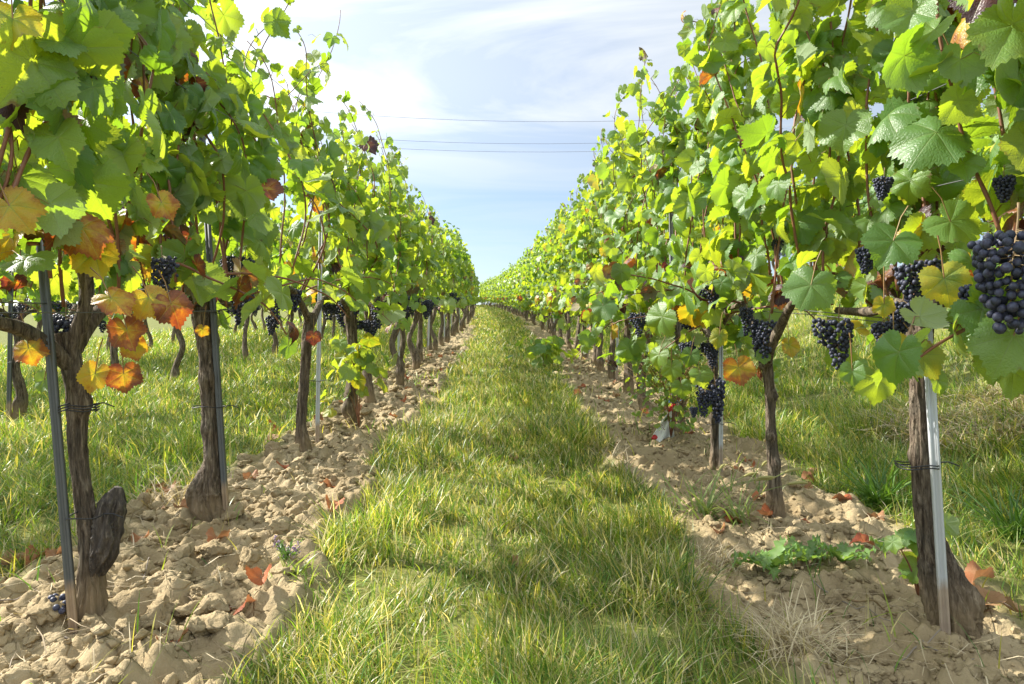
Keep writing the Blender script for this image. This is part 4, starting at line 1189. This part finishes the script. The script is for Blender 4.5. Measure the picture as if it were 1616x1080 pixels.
# ------------------------------------------------------------------ weeds and small things
def weed_mesh(seed, n, ln, wd, serr, lift=(.15, .7), cols=((.10, .21, .045), (.17, .30, .075))):
    """rosette of toothed leaves"""
    rng = np.random.default_rng(seed)
    mb = MB()
    for i in range(n):
        a = i * 2.4 + rng.normal(0, .25); l = ln * rng.uniform(.55, 1.1); el = rng.uniform(*lift)
        m = 15; t = np.linspace(0, 1, m)
        prof = wd * np.sin(np.clip(t, .02, 1) ** .75 * pi * .97) ** .7 * (1 + serr * np.where(np.arange(m) % 2, 1, -1)) + .002
        rr = l * (t - .18 * t ** 3); zz = l * (np.sin(el) * t - .55 * t * t * np.sin(el) * rng.uniform(.6, 1.4)) + .01
        cx_, cy_ = rr * cos(a) * cos(el * .6), rr * sin(a) * cos(el * .6)
        sx, sy = -sin(a), cos(a)
        ruff = .012 * np.sin(t * 26 + i) * t
        Lr = np.stack([cx_ + sx * prof, cy_ + sy * prof, zz + .25 * prof + ruff], 1)
        Mr = np.stack([cx_, cy_, zz], 1)
        Rr = np.stack([cx_ - sx * prof, cy_ - sy * prof, zz + .25 * prof - ruff], 1)
        V = np.concatenate([Lr, Mr, Rr]); j = np.arange(m - 1)
        Q = np.concatenate([np.stack([j, j + 1, m + j + 1, m + j], 1), np.stack([m + j, m + j + 1, 2 * m + j + 1, 2 * m + j], 1)])
        c = np.array(cols[0]) * (1 - (k := rng.random())) + np.array(cols[1]) * k
        ct = np.tile(c, (3 * m, 1)); ct[m:2 * m] = ct[m:2 * m] * .5 + np.array((.22, .28, .14)) * .5
        mb.add(V, [Q], tint=ct)
    return mb.mesh('weed_leaves', [M_BLADE])
GT = 'thistle weeds on the right soil'
def weed(name, px, py, me, label, cat, group=None, sc=1.0):
    x, y = on_ground(px, py)
    return tag(link(name, me, None, (x, y, gz1(x, y)), (0, 0, random.random() * 6), (sc,) * 3), label, cat, group)
TH = weed_mesh(1, 14, .16, .0135, .42, (.45, 1.2))
weed('thistle', 1215, 915, TH, 'largest toothed green weed on the soil right of the lane', 'weed', GT, 1.05)
weed('thistle', 1270, 900, weed_mesh(5, 11, .14, .012, .42, (.45, 1.2)), 'toothed weed behind and right of the largest one', 'weed', GT)
weed('thistle', 1328, 912, weed_mesh(2, 10, .14, .012, .42, (.45, 1.2)), 'toothed green weed midway to the nearest right trunk', 'weed', GT)
weed('thistle', 1405, 886, weed_mesh(3, 10, .12, .011, .42, (.45, 1.2)), 'toothed green weed just left of the nearest right trunk', 'weed', GT)
def foxtail(px, py, label, n, ln, heads, seed, cols=((.14, .22, .05), (.24, .30, .10))):
    rng = np.random.default_rng(seed)
    x, y = on_ground(px, py)
    v = empty('grass_weed', (x, y, gz1(x, y)), label, 'weed', 'tufted grass weeds on the soil')
    a = rng.uniform(0, 2 * pi, n)
    k = rng.random((n, 1))
    col = np.array([cols[0]]) * (1 - k) + np.array([cols[1]]) * k
    V, P, t = blades(rng.normal(0, .025, n), rng.normal(0, .025, n), ln * rng.uniform(.4, 1.15, n), np.full(n, .0075) * rng.uniform(.6, 1.3, n), np.clip(rng.normal(.75, .25, n), .2, 1.2), a, col, z0=np.zeros(n), seed=seed)
    link('blades', MB().add(V, P, tint=t).mesh('blades', [M_BLADE]), v)
    for hd in range(heads):
        aa = rng.uniform(-.6, 1.2); l = ln * rng.uniform(.9, 1.3)
        Pc = resample([(0, 0, 0), (cos(aa) * l * .3, sin(aa) * l * .3, l * .5), (cos(aa) * l * .8, sin(aa) * l * .8, l * .72)], 10)
        mb = MB(); V, P = tube(Pc, .0013, 4); mb.add(V, P, tint=np.tile((.20, .24, .08), (len(V), 1)))
        d = Pc[-1] - Pc[-2]; d /= np.linalg.norm(d)
        hp = Pc[-1][None] + d[None] * np.linspace(0, .055, 9)[:, None] + np.array([[0, 0, -1]]) * (np.linspace(0, 1, 9) ** 2 * .012)[:, None]
        V, P = tube(hp, .0052 * np.sin(np.linspace(.25, pi - .2, 9)) ** .5, 7); mb.add(V, P, tint=np.tile((.34, .32, .12), (len(V), 1)))
        nb = 130; q = rng.integers(0, 9, nb)
        V, P, t = blades(hp[q, 0], hp[q, 1], np.full(nb, .013), np.full(nb, .0009), np.full(nb, .9), rng.uniform(0, 6.28, nb), np.tile((.42, .38, .16), (nb, 1)), z0=hp[q, 2], seed=hd)
        mb.add(V, P, tint=t)
        link('seed_head', mb.mesh('seed_head', [M_STRAW]), v)
foxtail(1112, 838, 'pale broad-bladed grass weed with bristly heads between lane and slim trunk', 46, .19, 4, 1)
foxtail(1165, 845, 'spreading grass weed with long low blades nearest the slim trunk', 22, .20, 4, 2)
foxtail(1390, 800, 'tall dark green tuft of arching grass right of the slim trunk', 150, .27, 0, 3, ((.05, .13, .02), (.12, .22, .04)))
foxtail(1600, 850, 'dark grass tuft at the right edge behind the nearest right trunk', 110, .25, 0, 4, ((.05, .13, .02), (.12, .22, .04)))
foxtail(470, 935, 'thin green tuft on the lane edge beneath the purple flowers', 40, .10, 0, 5)
def flower_weed():
    x, y = on_ground(455, 918); rng = np.random.default_rng(9)
    v = empty('flowering_weed', (x, y, gz1(x, y) - .012), 'small weed with dusty purple flower spikes at the lane edge', 'weed')
    mb = MB(); pm = simple('dusty_purple', (.36, .24, .36), .7, var=.3, scale=300)
    for i in range(16):
        a = rng.uniform(0, 6.28); l = rng.uniform(.03, .075); e = rng.uniform(.3, .9)
        tp = np.array([cos(a) * l * e, sin(a) * l * e, l])
        V, P = tube(resample([(0, 0, 0), tp * .5 + (0, 0, .01), tp], 6), .0009, 4); mb.add(V, P, tint=np.tile((.13, .20, .05), (len(V), 1)))
        n = 14; f = rng.random(n)
        V, P, t = blades(tp[0] * f, tp[1] * f, np.full(n, .018), np.full(n, .005), np.full(n, .8), rng.uniform(0, 6.28, n), np.tile((.13, .24, .06), (n, 1)), z0=tp[2] * f, seed=i); mb.add(V, P, tint=t)
        if i < 7:
            fl = MB()
            for q in range(14):
                fl.add(ICO1[0] * rng.uniform(.0016, .0034) + tp + np.array([rng.normal(0, .004), rng.normal(0, .004), rng.uniform(-.012, .022)]), [ICO1[1]])
            link('flower_spike', fl.mesh('flower_spike', [pm]), v)
    link('stems', mb.mesh('stems', [M_BLADE]), v)
flower_weed()
# fallen bunch of grapes
def fallen_grapes():
    x, y = on_ground(95, 1022)
    rng = np.random.default_rng(4); mb = MB()
    z = gz1(x, y)
    for i in range(15):
        p = np.array([rng.normal(0, .014), rng.normal(0, .014), .006 + (i % 3) * .009]); mb.add(ICO2[0] * rng.uniform(.0068, .0082) + p, [ICO2[1]], rnd=rng.random())
    tag(link('fallen_grapes', mb.mesh('fallen_grapes', [M_BERRY]), None, (x, y, z)), 'few dropped blue grapes on the soil beside the nearest left stake', 'grapes')
fallen_grapes()
# twigs
GTW = 'dry twigs lying on the soil'
def twig(px, py, ln, rot, label, dark=False, r=.0022, seed=1):
    rng = np.random.default_rng(seed); x, y = on_ground(px, py)
    n = 9; t = np.linspace(-.5, .5, n) * ln
    xs = x + np.cos(rot) * t + rng.normal(0, .004, n).cumsum(); ys = y + np.sin(rot) * t + rng.normal(0, .004, n).cumsum()
    zs = gz(xs, ys); zs = np.maximum(zs, np.convolve(np.pad(zs, 2, 'edge'), np.ones(5) / 5, 'valid')) + .006
    P = np.stack([xs - x, ys - y, zs - zs.mean()], 1)
    mb = MB().add(*tube(resample(P, 20), np.linspace(r, r * .55, 20), 6))
    b = P[5]; mb.add(*tube(np.array([b, b + np.array([cos(rot + .8), sin(rot + .8), .15]) * ln * .22]), r * .5, 4))
    tag(link('twig', mb.mesh('twig', [M_STALK if dark else M_TWIG]), None, (x, y, float(zs.mean()))), label, 'twig', GTW)
twig(222, 950, .22, 1.9, 'bent pale twig on the clods right of the black stump', seed=1)
twig(165, 1040, .16, .2, 'pale twig on the soil below the nearest left trunk', seed=2)
twig(330, 825, .18, -.8, 'pale twig leaning by the foot of the thick left trunk', seed=3)
twig(20, 985, .16, .5, 'pale twig at the left edge low on the soil', seed=4)
twig(1385, 975, .13, -.3, 'dark curved twig on soil left of the nearest right stake', True, .0035, seed=5)
twig(1440, 1048, .20, .5, 'pale twig below the foot of the nearest right stake', seed=6)
twig(1340, 970, .2, -.9, 'long brown twig beneath the middle toothed weed', False, .002, seed=7)
twig(1530, 1065, .14, -.7, 'thin pale twig at the bottom right of the soil', seed=8)
# tape tied at the fourth right stake
def tape():
    x, y = .925 - .05, 3.82
    z = gz1(x, y)
    v = empty('plastic_tape', (x, y, z), 'torn white plastic film with red ends tied low on a stake', 'plastic tape')
    rng = np.random.default_rng(3)
    m, k = 16, 9
    u, t = np.meshgrid(np.linspace(-1, 1, k), np.linspace(0, 1, m))
    wv = .016 + .055 * t
    X = u * wv - .055 * t; Y = -.03 - .02 * np.sin(u * 5 + t * 2) - .03 * t; Z = .16 - .155 * t + .012 * np.sin(u * 7)
    V = np.stack([X, Y, Z], -1).reshape(-1, 3); i = (np.arange(m - 1) * k)[:, None] + np.arange(k - 1)
    Q = np.stack([i, i + 1, i + k + 1, i + k], -1).reshape(-1, 4)
    link('white_film', MB().add(V, [Q]).mesh('white_film', [M_WHITE]), v)
    mb = MB()
    for c, s in (((.005, -.03, .175), .018), ((.022, -.025, .19), .014), ((-.09, -.05, .02), .016)):
        n = fbm(ICO2[0][:, 0] * 2 + s * 99, ICO2[0][:, 1] * 2, ICO2[0][:, 2] * 2, 3, 3)
        mb.add(ICO2[0] * (s * (1 + .5 * n))[:, None] * np.array([1.2, .7, .9]) + np.array(c), [ICO2[1]])
    link('red_knot', mb.mesh('red_knot', [M_RED]), v)
    link('blue_twine', MB().add(*ring(.03, .05, .205, .05, .06, .003, 2, .02)).mesh('blue_twine', [M_BLUE]), v)
tape()
def rag(px, py, d, label, s=.014):
    p = at(px, py, d)
    n = fbm(ICO2[0][:, 0] * 2 + s * 99, ICO2[0][:, 1] * 2, ICO2[0][:, 2] * 2, 3, 3)
    tag(link('plastic_tape', MB().add(ICO2[0] * (s * (1 + .5 * n))[:, None] * np.array([1.5, .5, .7]), [ICO2[1]]).mesh('plastic_tape', [M_RED]), None, p), label, 'plastic tape')
rag(1050, 496, 3.85, 'scrap of red tape on the dark stake above the leafy bush')
# leafy bush at the fourth right stake, vine suckers and the fallen leafy shoot on the lane edge
def leafy(name, x, y, label, cat, n, rx, ry, h, size, seed, lod=1, col_age=.05, base=0.0, stems=6, sag=False):
    rng = np.random.default_rng(seed)
    v = empty(name, (x, y, gz1(x, y)), label, cat)
    pos = np.stack([rng.normal(0, rx, n), rng.normal(0, ry, n), base + h * np.sqrt(rng.random(n))], 1)
    o = pos * np.array([1, 1, 0]); o /= np.linalg.norm(o, axis=1, keepdims=True) + 1e-6
    L = dict(pos=pos, nrm=o + np.array([0, 0, .8]) + rng.normal(0, .45, (n, 3)), tip=o + np.array([0, 0, -.7]) + rng.normal(0, .5, (n, 3)), size=size * rng.uniform(.6, 1.25, n),
             age=rng.random(n) * col_age, rnd=rng.random(n), curl=rng.normal(.15, .15, n), fold=rng.normal(.1, .15, n))
    L['node'] = pos * np.array([.6, .6, .85])
    link('foliage', foliage_mesh('foliage', L, lod, rng), v)
    for i in range(stems):
        tp = pos[rng.integers(n)]
        link('stem', cane_mesh('stem', np.array([(0, 0, 0), tp * np.array([.3, .3, .5]), tp * np.array([.8, .8, .95])]), .003, 5), v)
leafy('leafy_bush', .87, 3.75, 'small-leaved green bush around the dark stake of the right row', 'bush', 560, .13, .14, .50, .020, 1, 1, .12, .02, 9)
leafy('vine_shoot', .36, 7.6, 'drooping leafy shoot fallen on the right lane edge', 'vine shoot', 42, .16, .15, .28, .085, 2, 1, .05, .05, 5)
leafy('vine_shoot', 1.045, 1.76, 'small green sucker leaves left of the nearest right trunk foot', 'vine shoot', 12, .03, .03, .15, .035, 3, 0, .2, .03, 3)
leafy('vine_shoot', -.86, 3.85, 'low pale leaves hanging before the fourth trunk of the left row', 'vine shoot', 40, .09, .09, .45, .062, 4, 0, .28, .06, 4)

# ------------------------------------------------------------------ trees beyond the bank on the right
def tree(x, y, h, seed, label):
    rng = np.random.default_rng(seed); z = gz1(x, y)
    v = empty('bushy_tree', (x, y, z - .05), label, 'tree', 'trees beyond the grass bank')
    tk = MB(); P = resample([(0, 0, 0), (.1, 0, h * .25), (0, .1, h * .5), (.05, 0, h * .8)], 14)
    tk.add(*tube(P, np.linspace(.16, .04, 14), 8)); cl = []
    for i in range(10):
        a = rng.uniform(0, 6.28); b = P[rng.integers(4, 13)]; e = b + np.array([cos(a), sin(a), rng.uniform(.1, .8)]) * h * rng.uniform(.18, .34)
        tk.add(*tube(np.array([b, (b + e) / 2 + (0, 0, .05), e]), np.array([.05, .03, .012]), 5)); cl += [e, (b + e) / 2]
    link('trunk', tk.mesh('trunk', [M_TREEBARK]), v)
    cl = np.array(cl); n = 3600
    pos = cl[rng.integers(len(cl), size=n)] + rng.normal(0, h * .085, (n, 3))
    nr = rng.normal(0, 1, (n, 3)); 
    L = dict(pos=pos, nrm=nr, tip=rng.normal(0, 1, (n, 3)), size=rng.uniform(.04, .085, n), age=rng.random(n) * .15, rnd=rng.random(n), curl=rng.normal(.1, .1, n), fold=np.zeros(n))
    mb = MB(); leaves_mesh(mb, L, LT2, 0, rng)
    link('crown', mb.mesh('crown', [M_LEAF]), v)
for i, (x, y, h, lab) in enumerate(((9.5, 11, 4.2, 'bushy tree glimpsed at the right edge behind the vines'), (11.5, 16.5, 5.0, 'taller bushy tree glimpsed above the right bank'), (9.0, 19, 4.4, 'bushy tree glimpsed between the right row and the bank vines'))):
    tree(x, y, h, 40 + i, lab)
